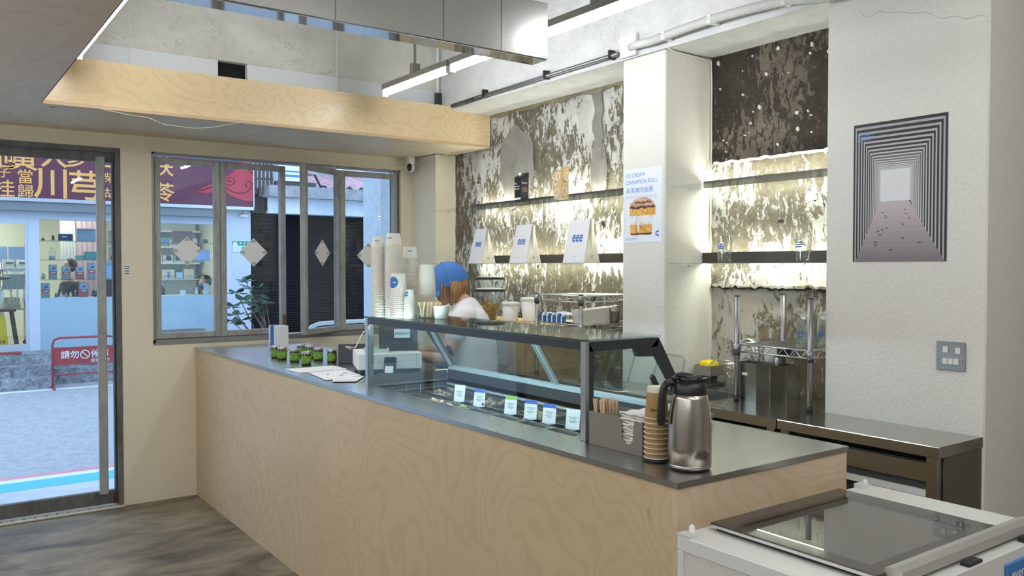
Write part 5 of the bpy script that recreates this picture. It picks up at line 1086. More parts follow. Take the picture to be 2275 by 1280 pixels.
# the barista
ps = thing('person', 'person in a blue cap and white T-shirt bent over work behind the counter', 'person', (2.56, 3.9, 0))
d = Vector((-.86, .51, 0)).normalized(); lf_ = Vector((-d.y, d.x, 0)); V = Vector
pel = V((2.545, 3.87, .90)); chest = V((2.545, 3.905, 1.16)); nb_ = V((2.522, 3.958, 1.338)); hc = V((2.468, 4.035, 1.446))
hf = (d * .92 + V((0, 0, -.38))).normalized(); hu = V((d.x * .38, d.y * .38, .92)).normalized()
shL, shR = nb_ + lf_ * .165 + V((0, 0, -.050)) + d * .01, nb_ - lf_ * .165 + V((0, 0, -.050)) + d * .01
elL, elR = shL + d * .10 + lf_ * .03 + V((0, 0, -.245)), shR + d * .10 - lf_ * .03 + V((0, 0, -.245))
wrL, wrR = elL + d * .15 - lf_ * .07 + V((0, 0, .02)), elR + d * .15 + lf_ * .07 + V((0, 0, .02))
hipL, hipR = pel + lf_ * .085 + V((0, 0, -.06)), pel - lf_ * .085 + V((0, 0, -.06))
legs = [[(pel, (.10, .08)), (h, .075), (h + V((.0, .0, -.40)) + d * .02, .050), (h + V((0, 0, -.75)), .036), (V((h.x, h.y, .04)), .036), (V((h.x, h.y, .035)) + d * .13, .028)] for h in (hipL, hipR)]
mid = pel.lerp(chest, .5)
tor = [(pel, (.10, .08)), (mid, (.085, .07)), (chest, (.105, .078)), (nb_, (.06, .055)), (nb_.lerp(hc, .45), .047)]
arm = lambda s_, e, w_, o: [(chest, (.105, .078)), (s_.lerp(chest, .25), .055), (s_, .055), (s_.lerp(e, .5), .043), (e, .037), (e.lerp(w_, .5), .033), (w_, .024), (w_ + (w_ - e).normalized() * .05, .022)]
vs, es, rs = chain([tor] + legs + [arm(shL, elL, wrL, 1), arm(shR, elR, wrR, -1)])
body = MB(SK); bv, bf = skin(vs, es, rs, 2); body.add(bv, bf, None, True); Lh = head_mesh(body, hc, hf, hu, .98)
for w_, e, q in ((wrL, elL, 1), (wrR, elR, -1)):
    ax = (w_ - e).normalized(); sd_ = V((0, 0, 1)).cross(ax).normalized(); base = w_ + ax * .055
    for k in range(4):
        o_ = sd_ * (-.027 + .018 * k); ln = (.062, .072, .068, .052)[k]; p0 = base + o_; p1 = p0 + ax * ln * .5 + V((0, 0, -.008)); p2 = p1 + ax * ln * .35 + V((0, 0, -.022)); body.tube([p0 - ax * .02, p0, p1, p2], [.010, .0095, .009, .007], 8)
    p0 = w_ + ax * .015 + sd_ * .022 * q; body.tube([p0, p0 + ax * .03 + sd_ * .022 * q, p0 + ax * .06 + sd_ * .020 * q - V((0, 0, .012))], [.012, .011, .008], 8)
remesh(body, .0065, 'body', ps, SK)
# T-shirt, trousers, hair, cap
TS = M((.80, .79, .80), .9, spec=.1, name='t_shirt')
sv_, se_, sr_ = chain([[(pel + V((0, 0, -.03)), (.150, .125)), (mid, (.150, .118)), (chest, (.168, .130)), (chest.lerp(nb_, .60), (.135, .098)), (nb_ + V((0, 0, -.010)), (.090, .076)), (nb_.lerp(hc, .18), (.068, .064))]] + [[(chest, (.168, .130)), (s_.lerp(chest, .22), .090), (s_, .074), (s_.lerp(e, .36), .066), (s_.lerp(e, .62), .064)] for s_, e in ((shL, elL), (shR, elR))])
tv, tf = skin(sv_, se_, sr_, 2); sm = MB(TS).add([v + V((0, 0, 0)) + .004 * V((noise.noise(v * 16), noise.noise(v * 16 + V((7, 0, 0))), 0)) for v in tv], tf, None, True); sm.build('t_shirt', ps)
pv, pe, pr_ = chain([[(pel + V((0, 0, .02)), (.140, .110)), (h, .100), (h + V((0, 0, -.40)) + d * .02, .072), (V((h.x, h.y, .10)), .056)] for h in (hipL, hipR)]); qv, qf = skin(pv, pe, pr_, 2); MB(M((.05, .055, .07), .9)).add(qv, qf, None, True).build('trousers', ps)
# hair: bob hanging from under the cap, built from overlapping locks
HM = [M((.42, .235, .075), .5), M((.33, .17, .05), .5), M((.22, .105, .035), .5), M((.50, .30, .11), .5)]
hr = MB(); fr_, uu, rr_ = hf.normalized(), (hu - hf * hu.dot(hf)).normalized(), None; rr_ = fr_.cross(uu); rnd = random.Random(11)
H = lambda a, b, c: hc + fr_ * a + rr_ * b + uu * c
hm_, hn_, hl_, hb_ = newmat('honey_brown_hair'); hv_ = coords(hn_, hl_, (70, 70, 5)); hg_ = noi(hn_, hl_, hv_, 2.2, 5, .6, .3); hl_.new(ramp(hn_, hl_, hg_, [(.30, (.10, .045, .015)), (.48, (.30, .155, .045)), (.66, (.50, .30, .11))]), hb_.inputs['Base Color']); hb_.inputs['Roughness'].default_value = .42
def bob(a0, a1, off, n=46, m=9, ln0=.165):
    g = []
    for i in range(n + 1):
        ang = PI + a0 + (a1 - a0) * i / n; x, y = math.cos(ang), math.sin(ang); out = fr_ * x + rr_ * y; rip = .0035 * math.sin(i * 2.3) + .002 * math.sin(i * 5.1); p = H(x * (.092 + off), y * (.078 + off), .035); ln = ln0 + .03 * x + .006 * math.sin(i * 1.7)
        for j in range(m + 1):
            t = j / m; bul = .030 * math.sin(min(1, t * 1.25) * PI * .62) - .022 * max(0, t - .72) / .28; g.append(p + out * (bul + rip * t) + V((0, 0, -ln * t)))
    return g, [(i * (m + 1) + j, (i + 1) * (m + 1) + j, (i + 1) * (m + 1) + j + 1, i * (m + 1) + j + 1) for i in range(n) for j in range(m)]
for a0, a1, off in ((-1.34, 1.34, .006), (-1.30, 1.30, .001), (-1.2, 1.2, -.006)):
    g, f_ = bob(a0, a1, off); hr.add(g, f_, hm_, True)
for k in range(70):
    sgn = 1 if k % 2 else -1; base_a = rnd.uniform(1.24, 1.40) if k > 13 else rnd.uniform(1.72, 1.98); ang = PI + sgn * base_a; x, y = math.cos(ang), math.sin(ang); out = fr_ * x + rr_ * y; p = H(x * .097, y * .083, .03); ln = rnd.uniform(.12, .165); jt = rnd.uniform(.7, 1.2)
    hr.tube([p, p + out * .018 * jt + V((0, 0, -ln * .35)), p + out * .022 * jt + V((0, 0, -ln * .7)), p + out * .010 + V((0, 0, -ln))], [.0022, .0028, .0024, .0008], 5, hm_)
e = MB(); e.ell((0, 0, 0), (.100, .084, .108), 20, 12); tm = Matrix(((*fr_,), (*rr_,), (*uu,))).transposed()
hr.add([hc + tm @ (v + V((-.006, 0, .008))) for v in e.v if True], [f for f in e.f if all(e.v[i].x < -.012 for i in f)], hm_, True); hr.build('hair', ps)
CB = stucco('blue_cotton', (.075, .20, .52), 160, .25)
cp = MB(CB); k, n = 9, 28; vs = []
for i in range(k + 1):
    th = (PI * .53) * i / k
    for j in range(n): ph = 2 * PI * j / n; q = .006 * max(0, math.sin(th)) * (1 if i < k else 0); vs.append(H(math.sin(th) * math.cos(ph) * .112 - .004, math.sin(th) * math.sin(ph) * .094, .018 + math.cos(th) * .108 - (.016 if i == k else 0)))
cp.add(vs, [(a * n + j, a * n + (j + 1) % n, (a + 1) * n + (j + 1) % n, (a + 1) * n + j) for a in range(k) for j in range(n)], None, True); cpo = cp.build('cap', ps)
br = MB(CB); m = 12; up_, dn_ = [], []
for i in range(m + 1):
    t = -1.15 + 2.3 * i / m; inn_ = (math.cos(t) * .104, math.sin(t) * .090); ex = .066 * math.cos(t * .95) ** .7
    for rr2 in (0, .5, 1): up_.append(H(inn_[0] + ex * rr2, inn_[1] * (1 + .10 * rr2), -.000 - .012 * rr2 - .026 * (abs(t) / 1.15) ** 2 * (.4 + .6 * rr2)))
br.add(up_, [(i * 3 + j, (i + 1) * 3 + j, (i + 1) * 3 + j + 1, i * 3 + j + 1) for i in range(m) for j in range(2)], None, True); br.add([p - uu * .003 for p in up_], [(i * 3 + j, i * 3 + j + 1, (i + 1) * 3 + j + 1, (i + 1) * 3 + j) for i in range(m) for j in range(2)], None, True); br.build('brim', cpo)
bt = MB(CB).ell(H(-.004, 0, .128), (.006, .006, .006), 8, 6); bt.build('button', cpo)
sm_ = MB(M((.05, .15, .42), .9))
for j in range(6):
    ph = 2 * PI * (j + .5) / 6; sm_.tube([H(math.sin(th) * math.cos(ph) * .1125 - .004, math.sin(th) * math.sin(ph) * .0945, .018 + math.cos(th) * .1085) for th in [PI * .5 * i / 8 for i in range(1, 9)]], .0012, 4)
sm_.build('seams', cpo, kind='stuff')
# ---------------------------------------------------------------- the street outside
_y, _p = math.radians(35.740), math.radians(1.4182)
_F = Vector((math.sin(_y) * math.cos(_p), math.cos(_y) * math.cos(_p), -math.sin(_p))); _R = Vector((math.cos(_y), -math.sin(_y), 0)); _U = _R.cross(_F)
def onY(px, py, Y):                      # point of a wall plane at depth Y seen at a photo pixel
    q = _F + _R * ((px - 1137.5) / FPX) - _U * ((py - 640) / FPX); t = Y / q.y; return Vector((q.x * t, Y, CH + q.z * t))
GZ0 = -.10; YF = 13.9; SF = .33
asph = concrete('asphalt', (.30, .31, .33), (.38, .39, .41), (.46, .47, .49), 30, .85, (1, 1, 1), .2)
st = struct(MB(asph).box(-14, 18, 7.55, 12.62, GZ0 - .1, GZ0), 'street', 'grey asphalt street outside the glass door', 'street')
pv = struct(MB(concrete('pavement', (.46, .48, .52), (.54, .56, .60), (.60, .62, .66), 6, .8)).box(-14, 18, 5.97, 7.06, GZ0 - .1, GZ0), 'pavement', 'pale concrete pavement right outside the door', 'pavement')
for a, b, c, nm in ((7.06, 7.34, (.10, .50, .55), 'turquoise_stripe'), (7.34, 7.45, (.72, .74, .76), 'white_stripe'), (7.45, 7.55, (.66, .28, .34), 'pink_stripe')): MB(M(c, .8)).box(-14, 18, a, b, GZ0 - .1, GZ0 + .001).build(nm, pv)
MB(M((.74, .75, .77), .8)).box(-14, 18, 12.62, 12.74, GZ0 - .1, GZ0 + .003).build('white_gutter_line', st); MB(asph).box(-14, 18, 12.74, 24, GZ0 - .1, GZ0).build('far_ground', st)
# our own outside face: blue shutter box over the window, lintel and next door columns
bs = MB(M((.035, .10, .26), .5)).box(1.28, 3.5, 6.02, 6.22, 2.318, 2.58, None, .01).build('shutter_box', None, 'blue shutter box fixed outside above the window', 'shutter box', kind='structure')
oc = thing('street_column', 'speckled pale column outside the window beside a dark gap', 'column', (3.5, 6.75, GZ0)); spk = concrete('speckled_render', (.46, .52, .58), (.54, .60, .66), (.62, .67, .72), 40, .9)
a_, b_ = onY(846, 500, 6.7).x, onY(866, 500, 6.7).x; MB(spk).box(a_, b_, 6.7, 7.05, GZ0, 4.2).build('shaft', oc); MB(G['black']).box(b_, onY(870, 500, 6.7).x, 6.72, 6.9, GZ0, 4.2).build('dark_gap', oc); MB(concrete('grey_render', (.40, .42, .42), (.50, .52, .52), (.56, .58, .58), 9, .9)).box(onY(870, 500, 6.7).x, 4.6, 6.71, 7.2, GZ0, 4.2).build('side_pier', oc)
for z in (1.95, 1.98, 2.20): MB(G['dark']).box(onY(875, 500, 6.7).x, onY(880, 500, 6.7).x, 6.70, 6.708, z, z + .012).build('bolt', oc)
wp = thing('white_handrail', 'bent white painted tube rail standing outside the ajar window', 'rail', (2.75, 6.55, GZ0)); p0, p1 = onY(680, 738, 6.5), onY(748, 724, 6.5); zt = onY(720, 717, 6.5).z
MB(M((.72, .78, .84), .4)).tube([(p0.x - .10, 6.5, GZ0), (p0.x - .03, 6.5, zt - .20), (p0.x + .01, 6.5, zt - .075), (p0.x + .05, 6.5, zt - .028), (p0.x + .11, 6.5, zt - .008), (p0.x + .30, 6.5, zt), (p0.x + .62, 6.5, zt), (p0.x + .70, 6.5, zt - .03), (p0.x + .73, 6.5, zt - .12), (p0.x + .75, 6.5, GZ0)], .017, 10).build('tube', wp)
# board with rounded corners under the window
sb = thing('street_board', 'white round cornered notice board outside the window corner', 'sign', (1.66, 6.6, GZ0)); a0, a1, zt = onY(330, 740, 6.6).x, onY(466, 740, 6.6).x, onY(420, 730, 6.6).z
MB(M((.36, .38, .40), .5)).prism(rrect(a0, a1, .35, zt, .07), 'y', 6.6, 6.63).build('frame', sb); F = frY((a0 + a1) / 2, 6.599, zt); MB(M((.74, .77, .80), .5)).flat(F, [(x - (a0 + a1) / 2, z - zt) for x, z in rrect(a0 + .02, a1 - .03, .40, zt - .028, .05)], None, .0006).build('panel', sb)
MB(G['black']).flat(F, rrect(-.205, -.085, -.105, -.062, .008), None, .0012).build('name_plate', sb); MB(M((.75, .77, .8), .5)).txt(F, 'MOTOR', .038, -.145, -.084, None, .0018, .02, mirror=True).build('lettering', sb); MB(G['black']).txt(F, 'KIN', .034, .11, -.062, None, .0012, 0, mirror=True).build('lettering', sb)
for x in (a0 + .06, a1 - .06): MB(M((.36, .38, .40), .5)).tube([(x, 6.615, .36), (x, 6.615, GZ0)], .014, 8).build('leg', sb)
# granite steps of the shop opposite
gran = concrete('speckled_granite', (.09, .10, .115), (.24, .255, .28), (.46, .48, .51), 26, .7, (1, 1, 1), .1)
es_ = thing('granite_steps', 'speckled grey granite steps up to the shop opposite', 'steps', (1, 13.3, GZ0)); x1 = 1.60
MB(gran).box(-4, 6.2, 13.36, YF + .1, GZ0, SF).build('landing', es_); MB(gran).box(-4, x1, 13.10, 13.36, GZ0, .19).build('step', es_); MB(gran).box(-4, x1 - .02, 12.84, 13.10, GZ0, .045).build('step', es_)
MB(gran).box(x1, 6.2, 13.18, 13.36, GZ0, .12).build('step', es_)
MB(M((.22, .03, .03), .9)).box(-2.5, 1.25, 13.40, 13.75, SF, SF + .012).build('door_mat', None, 'dark red mat on the landing at the shop door opposite', 'mat')
# shop front
sw_ = M((.56, .61, .70), .5, name='shopfront_white'); sf = thing('herb_shop', 'pale framed shop front with glass door and lit display window across the street', 'shop front', (1.5, YF, SF))
xm0, xm1, xr0, xr1 = 1.39, 1.53, 4.06, 4.62
MB(sw_).box(-4, xr1, YF, YF + .12, 2.235, 2.62).build('header', sf); MB(sw_).box(xm0, xm1, YF - .01, YF + .12, SF, 2.235).build('mullion', sf); MB(sw_).box(xr0 + .10, xr1, YF - .02, YF + .5, GZ0, 2.62).build('column', sf)
MB(M((.42, .50, .58), .5)).box(xr0, xr0 + .10, YF - .01, YF + .12, SF, 2.235).build('mullion', sf); MB(M((.34, .47, .55), .35)).box(xm1, xr0, YF - .004, YF + .06, SF, 1.087).build('base_panel', sf); MB(M((.66, .68, .68), .5)).box(xm1, xr0, YF + .06, YF + .42, 1.07, 1.089).build('display_floor', sf)
MB(G['glass']).box(xm1, xr0, YF + .02, YF + .026, 1.089, 2.235).build('display_glass', sf); MB(G['glass']).box(-1.4, xm0 - .04, YF + .02, YF + .026, SF + .10, 2.17).build('door_glass', sf)
for q in ((-1.4, xm0, 2.17, 2.235), (-1.4, xm0, SF, SF + .10)): MB(M((.60, .66, .74), .35, .4)).box(q[0], q[1], YF, YF + .05, q[2], q[3]).build('door_rail', sf)
MB(M((.60, .66, .74), .35, .4)).box(xm0 - .04, xm0, YF, YF + .05, SF + .1, 2.17).build('door_stile', sf)
for zz in (1.362, 1.652, 1.935): MB(glass('shelf_glass', (.72, .84, .82), 2)).box(xm1 + .01, xr0 - .01, YF + .07, YF + .36, zz - .012, zz).build('display_shelf', sf)
cw = M((.80, .76, .58), .7); rm = MB(cw); rm.box(-4, xr1, 17.0, 17.1, SF, 2.62); rm.box(-4.1, -4, YF + .1, 17.1, SF, 2.62); rm.box(xr1 - .04, xr1 + .06, YF + .12, 17.1, SF, 2.62); rm.build('inner_wall', sf)
MB(M((.50, .44, .34), .5)).box(-4, xr1, YF + .05, 17, SF - .03, SF).build('inner_floor', sf); MB(M((.80, .80, .78), .7)).box(-4, xr1, YF + .1, 17, 2.60, 2.64).build('inner_ceiling', sf)
for k, (x, y) in enumerate(((-.6, 15.2), (1.8, 15.2), (3.4, 15.2), (.6, 16.3))): MB(M((1, .97, .84), emit=15.0)).box(x - .55, x + .55, y - .14, y + .14, 2.575, 2.599).build('ceiling_light', sf)
for x0, x1_ in ((.30, .62), (.65, .98)): MB(M((.22, .34, .62), .6)).box(x0 + .75, x1_ + .75, 16.985, 16.999, 1.48, 1.90).build('blue_pane', sf)
cu = M((.70, .48, .50), .9); cu2 = M((.78, .74, .70), .9)
for k, (xa, xb, mm) in enumerate(((2.02, 2.24, cu2), (2.26, 2.62, cu))):
    n = 14; pts = [(xa + (xb - xa) * i / n, 15.6 + .025 * math.sin(i * 2.1)) for i in range(n + 1)]; vs = [(x, y, z) for z in (SF, 2.5) for x, y in pts]; MB(mm).add(vs, [(i, i + 1, n + 2 + i, n + 1 + i) for i in range(n)], None, True).build('curtain', sf)
# wall cupboards of white boxes deep in the shop
wc_ = thing('white_shelving', 'white shelving packed with boxes deep inside the shop', 'shelving', (3.7, 16.6, SF)); MB(M((.70, .72, .70), .6)).box(2.95, 4.5, 16.75, 16.98, SF, 2.5).build('back_board', wc_)
for z in (.7, 1.0, 1.3, 1.6, 1.9, 2.2): MB(M((.74, .76, .74), .5)).box(2.95, 4.5, 16.45, 16.75, z, z + .03).build('shelf_board', wc_)
rnd = random.Random(8); bx0 = None
for z in (1.33, 1.63, 1.93):
    x = 3.0
    while x < 4.4:
        w_ = rnd.uniform(.10, .24); h_ = rnd.uniform(.12, .24); c = rnd.choice([(.70, .72, .70), (.62, .66, .66), (.20, .34, .30), (.74, .72, .64)])
        t = thing('stock_box', 'small carton on the white shelving deep in the shop', 'carton', (x + w_ / 2, 16.5, z), 'cartons on the shop shelving'); MB(M(c, .7)).box(x, x + w_, 16.47, 16.7, z, z + h_).build('carton', t); MB(M((.30, .33, .34), .7)).box(x + .02, x + w_ - .02, 16.468, 16.47, z + .03, z + .05).build('label_strip', t); x += w_ + .02
# goods on the display shelves: photo pixel spans give their places on the shelf plane
YD = YF + .16
def goods(x0, x1, yt, yb, z, kind, lab, cat, col=(.5, .5, .5)):
    a, b = onY(x0, yb, YD).x, onY(x1, yb, YD).x; h = (yb - yt) * .00655; cx_ = (a + b) / 2; w_ = b - a; t = thing(kind, lab, cat, (cx_, YD + .05, z)); z += .0005
    if kind in ('gift_box', 'picture_tin', 'carton_box'):
        MB(M(col, .6)).box(a, b, YD, YD + .10, z, z + h, None, .004).build('body', t); F = frY(cx_, YD - .001, z)
        if kind == 'picture_tin':
            MB(M((.30, .40, .52), .6)).rect(F, -w_ / 2 + .006, w_ / 2 - .006, h * .58, h * .97, None, .0006).build('sky_picture', t); MB(M((.06, .08, .10), .6)).flat(F, [(-w_ * .3, h * .64), (w_ * .35, h * .72), (w_ * .1, h * .86), (-w_ * .1, h * .76)], None, .0012).build('mountain', t); MB(M((.46, .07, .08), .6)).rect(F, -w_ / 2 + .004, w_ / 2 - .004, h * .36, h * .57, None, .0006).build('red_band', t); MB(M((.62, .56, .52), .6)).rect(F, -w_ * .28, w_ * .28, h * .42, h * .50, None, .0012).build('print', t)
        elif kind == 'gift_box': MB(M((.45, .52, .60), .6)).rect(F, -w_ * .3, w_ * .1, h * .5, h * .68, None, .0006).build('print', t)
        else: MB(M(tuple(c * .7 for c in col), .6)).rect(F, -w_ * .4, w_ * .4, h * .82, h * .9, None, .0006).build('print', t)
    elif kind == 'glass_bell':
        MB(M((.30, .36, .42), .4)).lathe([(0, 0), (w_ * .42, 0), (w_ * .42, h * .28), (0, h * .30)], 16, (cx_, YD + .05, z)).build('base', t); MB(G['tumbler']).lathe([(w_ * .45, h * .3), (w_ * .5, h * .5), (w_ * .3, h * .85), (0, h)], 16, (cx_, YD + .05, z)).build('dome', t)
    elif kind in ('small_bottle', 'beaker'):
        MB(M(col, .35)).lathe([(0, 0), (w_ * .45, 0), (w_ * .48, h * .1), (w_ * .42, h * .6), (w_ * .22, h * .72), (w_ * .22, h * .8), (0, h * .8)] if kind == 'small_bottle' else [(0, 0), (w_ * .34, 0), (w_ * .48, h), (w_ * .40, h), (w_ * .28, h * .1), (0, h * .1)], 14, (cx_, YD + .05, z)).build('body', t)
        if kind == 'small_bottle': MB(M((.75, .76, .74), .4)).lathe([(0, 0), (w_ * .26, 0), (w_ * .26, h * .2), (0, h * .2)], 12, (cx_, YD + .05, z + h * .8)).build('cap', t)
    else:
        m = MB(M(col, .5)); rr = random.Random(int(x0)); m.ell((cx_, YD + .05, z + h * .32), (w_ * .48, .05, h * .32), 12, 7); m.build('body', t); m = MB(M(tuple(c * 1.3 for c in col), .5)); m.ell((cx_ - w_ * .18, YD + .05, z + h * .72), (w_ * .2, .04, h * .27), 10, 6); m.ell((cx_ + w_ * .2, YD + .05, z + h * .66), (w_ * .16, .03, h * .2), 10, 6); m.build('head', t)
D0, D1, D2, D3 = 1.089, 1.362, 1.652, 1.935
G1 = [(92, 101, 526, 533, D3, 'ornament', 'tiny bronze dish ornament on the top display shelf', 'ornament', (.10, .07, .04)), (115, 123, 519, 533, D3, 'ornament', 'small black figurine on the top display shelf', 'ornament', (.02, .02, .02)), (131, 162, 517, 533, D3, 'gift_box', 'navy blue gift box on the top display shelf', 'box', (.02, .03, .10)), (172, 213, 504, 533, D3, 'carton_box', 'large grey carton on the top display shelf', 'box', (.30, .36, .42)),
      (108, 126, 545, 577, D2, 'glass_bell', 'glass dome ornament on the second display shelf', 'ornament', ()), (169, 187, 567, 577, D2, 'carton_box', 'flat green box on the second display shelf', 'box', (.16, .34, .30)), (188, 219, 558, 577, D2, 'carton_box', 'stacked darker green box beside the flat green one', 'box', (.08, .28, .26)), (245, 257, 566, 577, D2, 'ornament', 'dark round pot on the second display shelf', 'ornament', (.05, .05, .06)),
      (92, 103, 603, 619, D1, 'ornament', 'glass animal figurine on the third display shelf', 'ornament', (.40, .45, .45)), (110, 127, 586, 619, D1, 'picture_tin', 'picture tin with mountain print beside the glass animal', 'tin', (.28, .28, .27)), (139, 156, 590, 619, D1, 'picture_tin', 'picture tin with mountain print, second from the glass animal', 'tin', (.27, .27, .26)), (169, 187, 590, 619, D1, 'picture_tin', 'red framed picture tin on the third display shelf', 'tin', (.40, .10, .09)), (196, 212, 582, 619, D1, 'picture_tin', 'tall picture tin next to the pale blue box', 'tin', (.26, .27, .27)), (233, 257, 580, 619, D1, 'carton_box', 'tall pale blue box on the third display shelf', 'box', (.34, .46, .68)),
      (93, 111, 629, 662, D0, 'picture_tin', 'picture tin standing on the display floor by the mullion', 'tin', (.28, .28, .27)), (177, 196, 629, 662, D0, 'picture_tin', 'red bordered picture tin on the display floor', 'tin', (.36, .09, .09)), (122, 129, 649, 662, D0, 'small_bottle', 'tiny brown bottle on the display floor', 'bottle', (.20, .12, .07)), (133, 141, 651, 662, D0, 'small_bottle', 'tiny clear bottle on the display floor', 'bottle', (.55, .57, .56)), (145, 152, 653, 662, D0, 'small_bottle', 'tiny blue based bottle on the display floor', 'bottle', (.10, .20, .40)), (154, 162, 650, 662, D0, 'small_bottle', 'tiny yellow bottle on the display floor', 'bottle', (.55, .45, .14)), (166, 172, 647, 662, D0, 'small_bottle', 'tiny dark blue bottle on the display floor', 'bottle', (.04, .08, .28)), (203, 221, 645, 662, D0, 'ornament', 'dark plush ornament on the display floor', 'ornament', (.05, .06, .06)), (238, 257, 622, 662, D0, 'carton_box', 'dark red case on the display floor', 'box', (.10, .03, .05)),
      (361, 375, 529, 537, D3, 'carton_box', 'flat blue box on the top display shelf', 'box', (.20, .32, .56)), (385, 428, 508, 537, D3, 'carton_box', 'large brown carton on the top display shelf', 'box', (.22, .10, .05)), (451, 465, 525, 537, D3, 'ornament', 'dark teapot on the top display shelf', 'teapot', (.09, .09, .09)), (369, 384, 563, 577, D2, 'ornament', 'dark wooden ornament on the second display shelf', 'ornament', (.06, .04, .03)), (390, 402, 565, 577, D2, 'ornament', 'dark carved ornament behind the paper square', 'ornament', (.07, .05, .04)), (435, 466, 550, 577, D2, 'carton_box', 'pale blue carton on the second display shelf', 'box', (.30, .44, .66)),
      (373, 380, 601, 617, D1, 'beaker', 'bright blue beaker on the third display shelf', 'cup', (.05, .25, .60)), (394, 406, 602, 617, D1, 'carton_box', 'pale paper box beside the blue beaker', 'box', (.48, .58, .70)), (441, 448, 605, 617, D1, 'beaker', 'dark small beaker on the third display shelf', 'cup', (.08, .08, .11)), (435, 443, 638, 657, D0, 'small_bottle', 'short white bottle on the display floor', 'bottle', (.66, .68, .68)), (456, 465, 629, 657, D0, 'carton_box', 'tall slim white carton on the display floor', 'box', (.64, .68, .72)), (404, 413, 645, 657, D0, 'carton_box', 'small white tag box on the display floor', 'box', (.66, .70, .76))]
for q in G1: goods(*q)
# people inside the shop behind the display
def shopper(x, y, lab, top, hairc, face, mask=False, hh=1.28, bend=False):
    t = thing('person', lab, 'person', (x, y, SF)); z = SF + hh; f = Vector((face[0], face[1], 0)).normalized(); l_ = Vector((-f.y, f.x, 0)); b = Vector((x, y, 0))
    P = lambda a, c, q: b + f * a + l_ * c + Vector((0, 0, q)); ch_ = P(0, 0, z - .38)
    if bend:
        P0 = P; P = lambda a, c, q: P0(a + max(0, q - (z - .62)) * .95, c, q if q < z - .62 else z - .62 + (q - z + .62) * .75)
        ch_ = P(0, 0, z - .38)
    v_, e_, r_ = chain([[(P(0, 0, SF + .42), (.16, .13)), (P(0, 0, z - .62), (.15, .11)), (ch_, (.17, .12)), (P(.01, 0, z - .25), (.06, .06)), (P(.02, 0, z - .16), .05)]] + [[(ch_, (.17, .12)), (P(0, s * .17, z - .32), .06), (P(.05, s * .22, z - .58), .045), (P(.25, s * .15, z - .62), .035), (P(.36, s * .12, z - .60), .028)] for s in (1, -1)] + [[(P(0, 0, SF + .42), (.16, .13)), (P(.12, s * .10, SF + .42), .09), (P(.40, s * .11, SF + .42), .06), (P(.40, s * .11, SF + .05), .045), (P(.50, s * .11, SF + .03), .035)] for s in (1, -1)])
    m = MB(SK); bv_, bf_ = skin(v_, e_, r_, 1); m.add(bv_, bf_, None, True); hc_ = P(.03, 0, z - (.02 if not bend else .16)); head_mesh(m, hc_, (f + Vector((0, 0, -.25))).normalized(), Vector((0, 0, 1)), 1.0); m.build('body', t)
    v2, e2, r2 = chain([[(P(0, 0, SF + .40), (.19, .15)), (P(0, 0, z - .62), (.18, .14)), (ch_, (.20, .15)), (P(.01, 0, z - .26), (.08, .08))]] + [[(ch_, (.20, .15)), (P(0, s * .17, z - .32), .085), (P(.05, s * .22, z - .58), .065), (P(.22, s * .16, z - .62), .05)] for s in (1, -1)]); cv, cf = skin(v2, e2, r2, 1); MB(M(top, .9)).add(cv, cf, None, True).build('jacket', t)
    m = MB(M(hairc, .6)); e = MB(); e.ell((0, 0, 0), (.100, .088, .112), 16, 10); tm2 = Matrix(((*f,), (*l_,), (0, 0, 1))).transposed(); m.add([hc_ + tm2 @ (v + Vector((-.030, 0, .026))) for v in e.v], e.f, None, True); m.build('hair', t)
    if mask: m = MB(M((.05, .09, .22), .8)); m.ell(hc_ + f * .075 + Vector((0, 0, -.055)), (.05, .05, .05), 12, 8); m.build('face_mask', t)
q = onY(157, 590, 15.1); shopper(q.x, 15.1, 'person in dark clothes with brown hair seen through the display glass', (.035, .045, .05), (.055, .030, .018), (-.9, -.4), False, q.z - SF)
q = onY(458, 628, 15.1); shopper(q.x, 15.1, 'dark haired person in a dark mask inside the shop', (.04, .045, .05), (.015, .012, .012), (-.9, -.3), True, q.z - SF + .02)
q = onY(392, 622, 15.3); shopper(q.x, 15.3, 'person in a dark quilted jacket stooping inside the shop', (.03, .03, .04), (.05, .02, .015), (-.5, .8), False, q.z - SF, True)
q = onY(350, 618, 15.75); shopper(q.x, 15.75, 'stooping person in a dark padded coat beside the quilted jacket', (.05, .03, .035), (.03, .02, .015), (.3, .9), False, q.z - SF, True)
# equipment behind the shop door
tr = thing('equipment_trolley', 'steel trolley with two grey therapy machines inside the shop door', 'trolley', (1.35, 15.0, SF)); xa, xb = onY(2, 700, 15.0).x, onY(60, 700, 15.0).x
for z in (.60, .92, 1.22):
    zz = SF + z - .05; MB(M((.55, .56, .54), .4)).box(xa, xb, 14.85, 15.25, zz, zz + .02).build('tray', tr)
for x in (xa + .015, xb - .015):
    for y in (14.87, 15.23): MB(G['chrome']).tube([(x, y, SF + .03), (x, y, SF + 1.28)], .012, 8).build('post', tr); MB(G['black']).ell((x, y, SF + .03), (.03, .02, .03), 10, 6).build('caster', tr)
for k in range(2):
    x = xa + .03 + k * (xb - xa) * .5; MB(M((.60, .61, .58), .5)).prism([(14.88, SF + 1.191), (15.2, SF + 1.191), (15.2, SF + 1.33), (14.98, SF + 1.33)], 'x', x, x + (xb - xa) * .42).build('machine', tr); MB(M((.10, .16, .14), .3)).box(x + .04, x + .14, 14.925, 14.93, SF + 1.265, SF + 1.29).build('display', tr)
MB(M((.50, .52, .48), .5)).box(xa + .03, xb - .03, 14.90, 15.2, SF + .891, SF + 1.10).build('machine', tr); MB(M((.60, .50, .30), .6)).box(xa + .04, xb - .1, 14.90, 15.2, SF + .571, SF + .74).build('carton', tr)
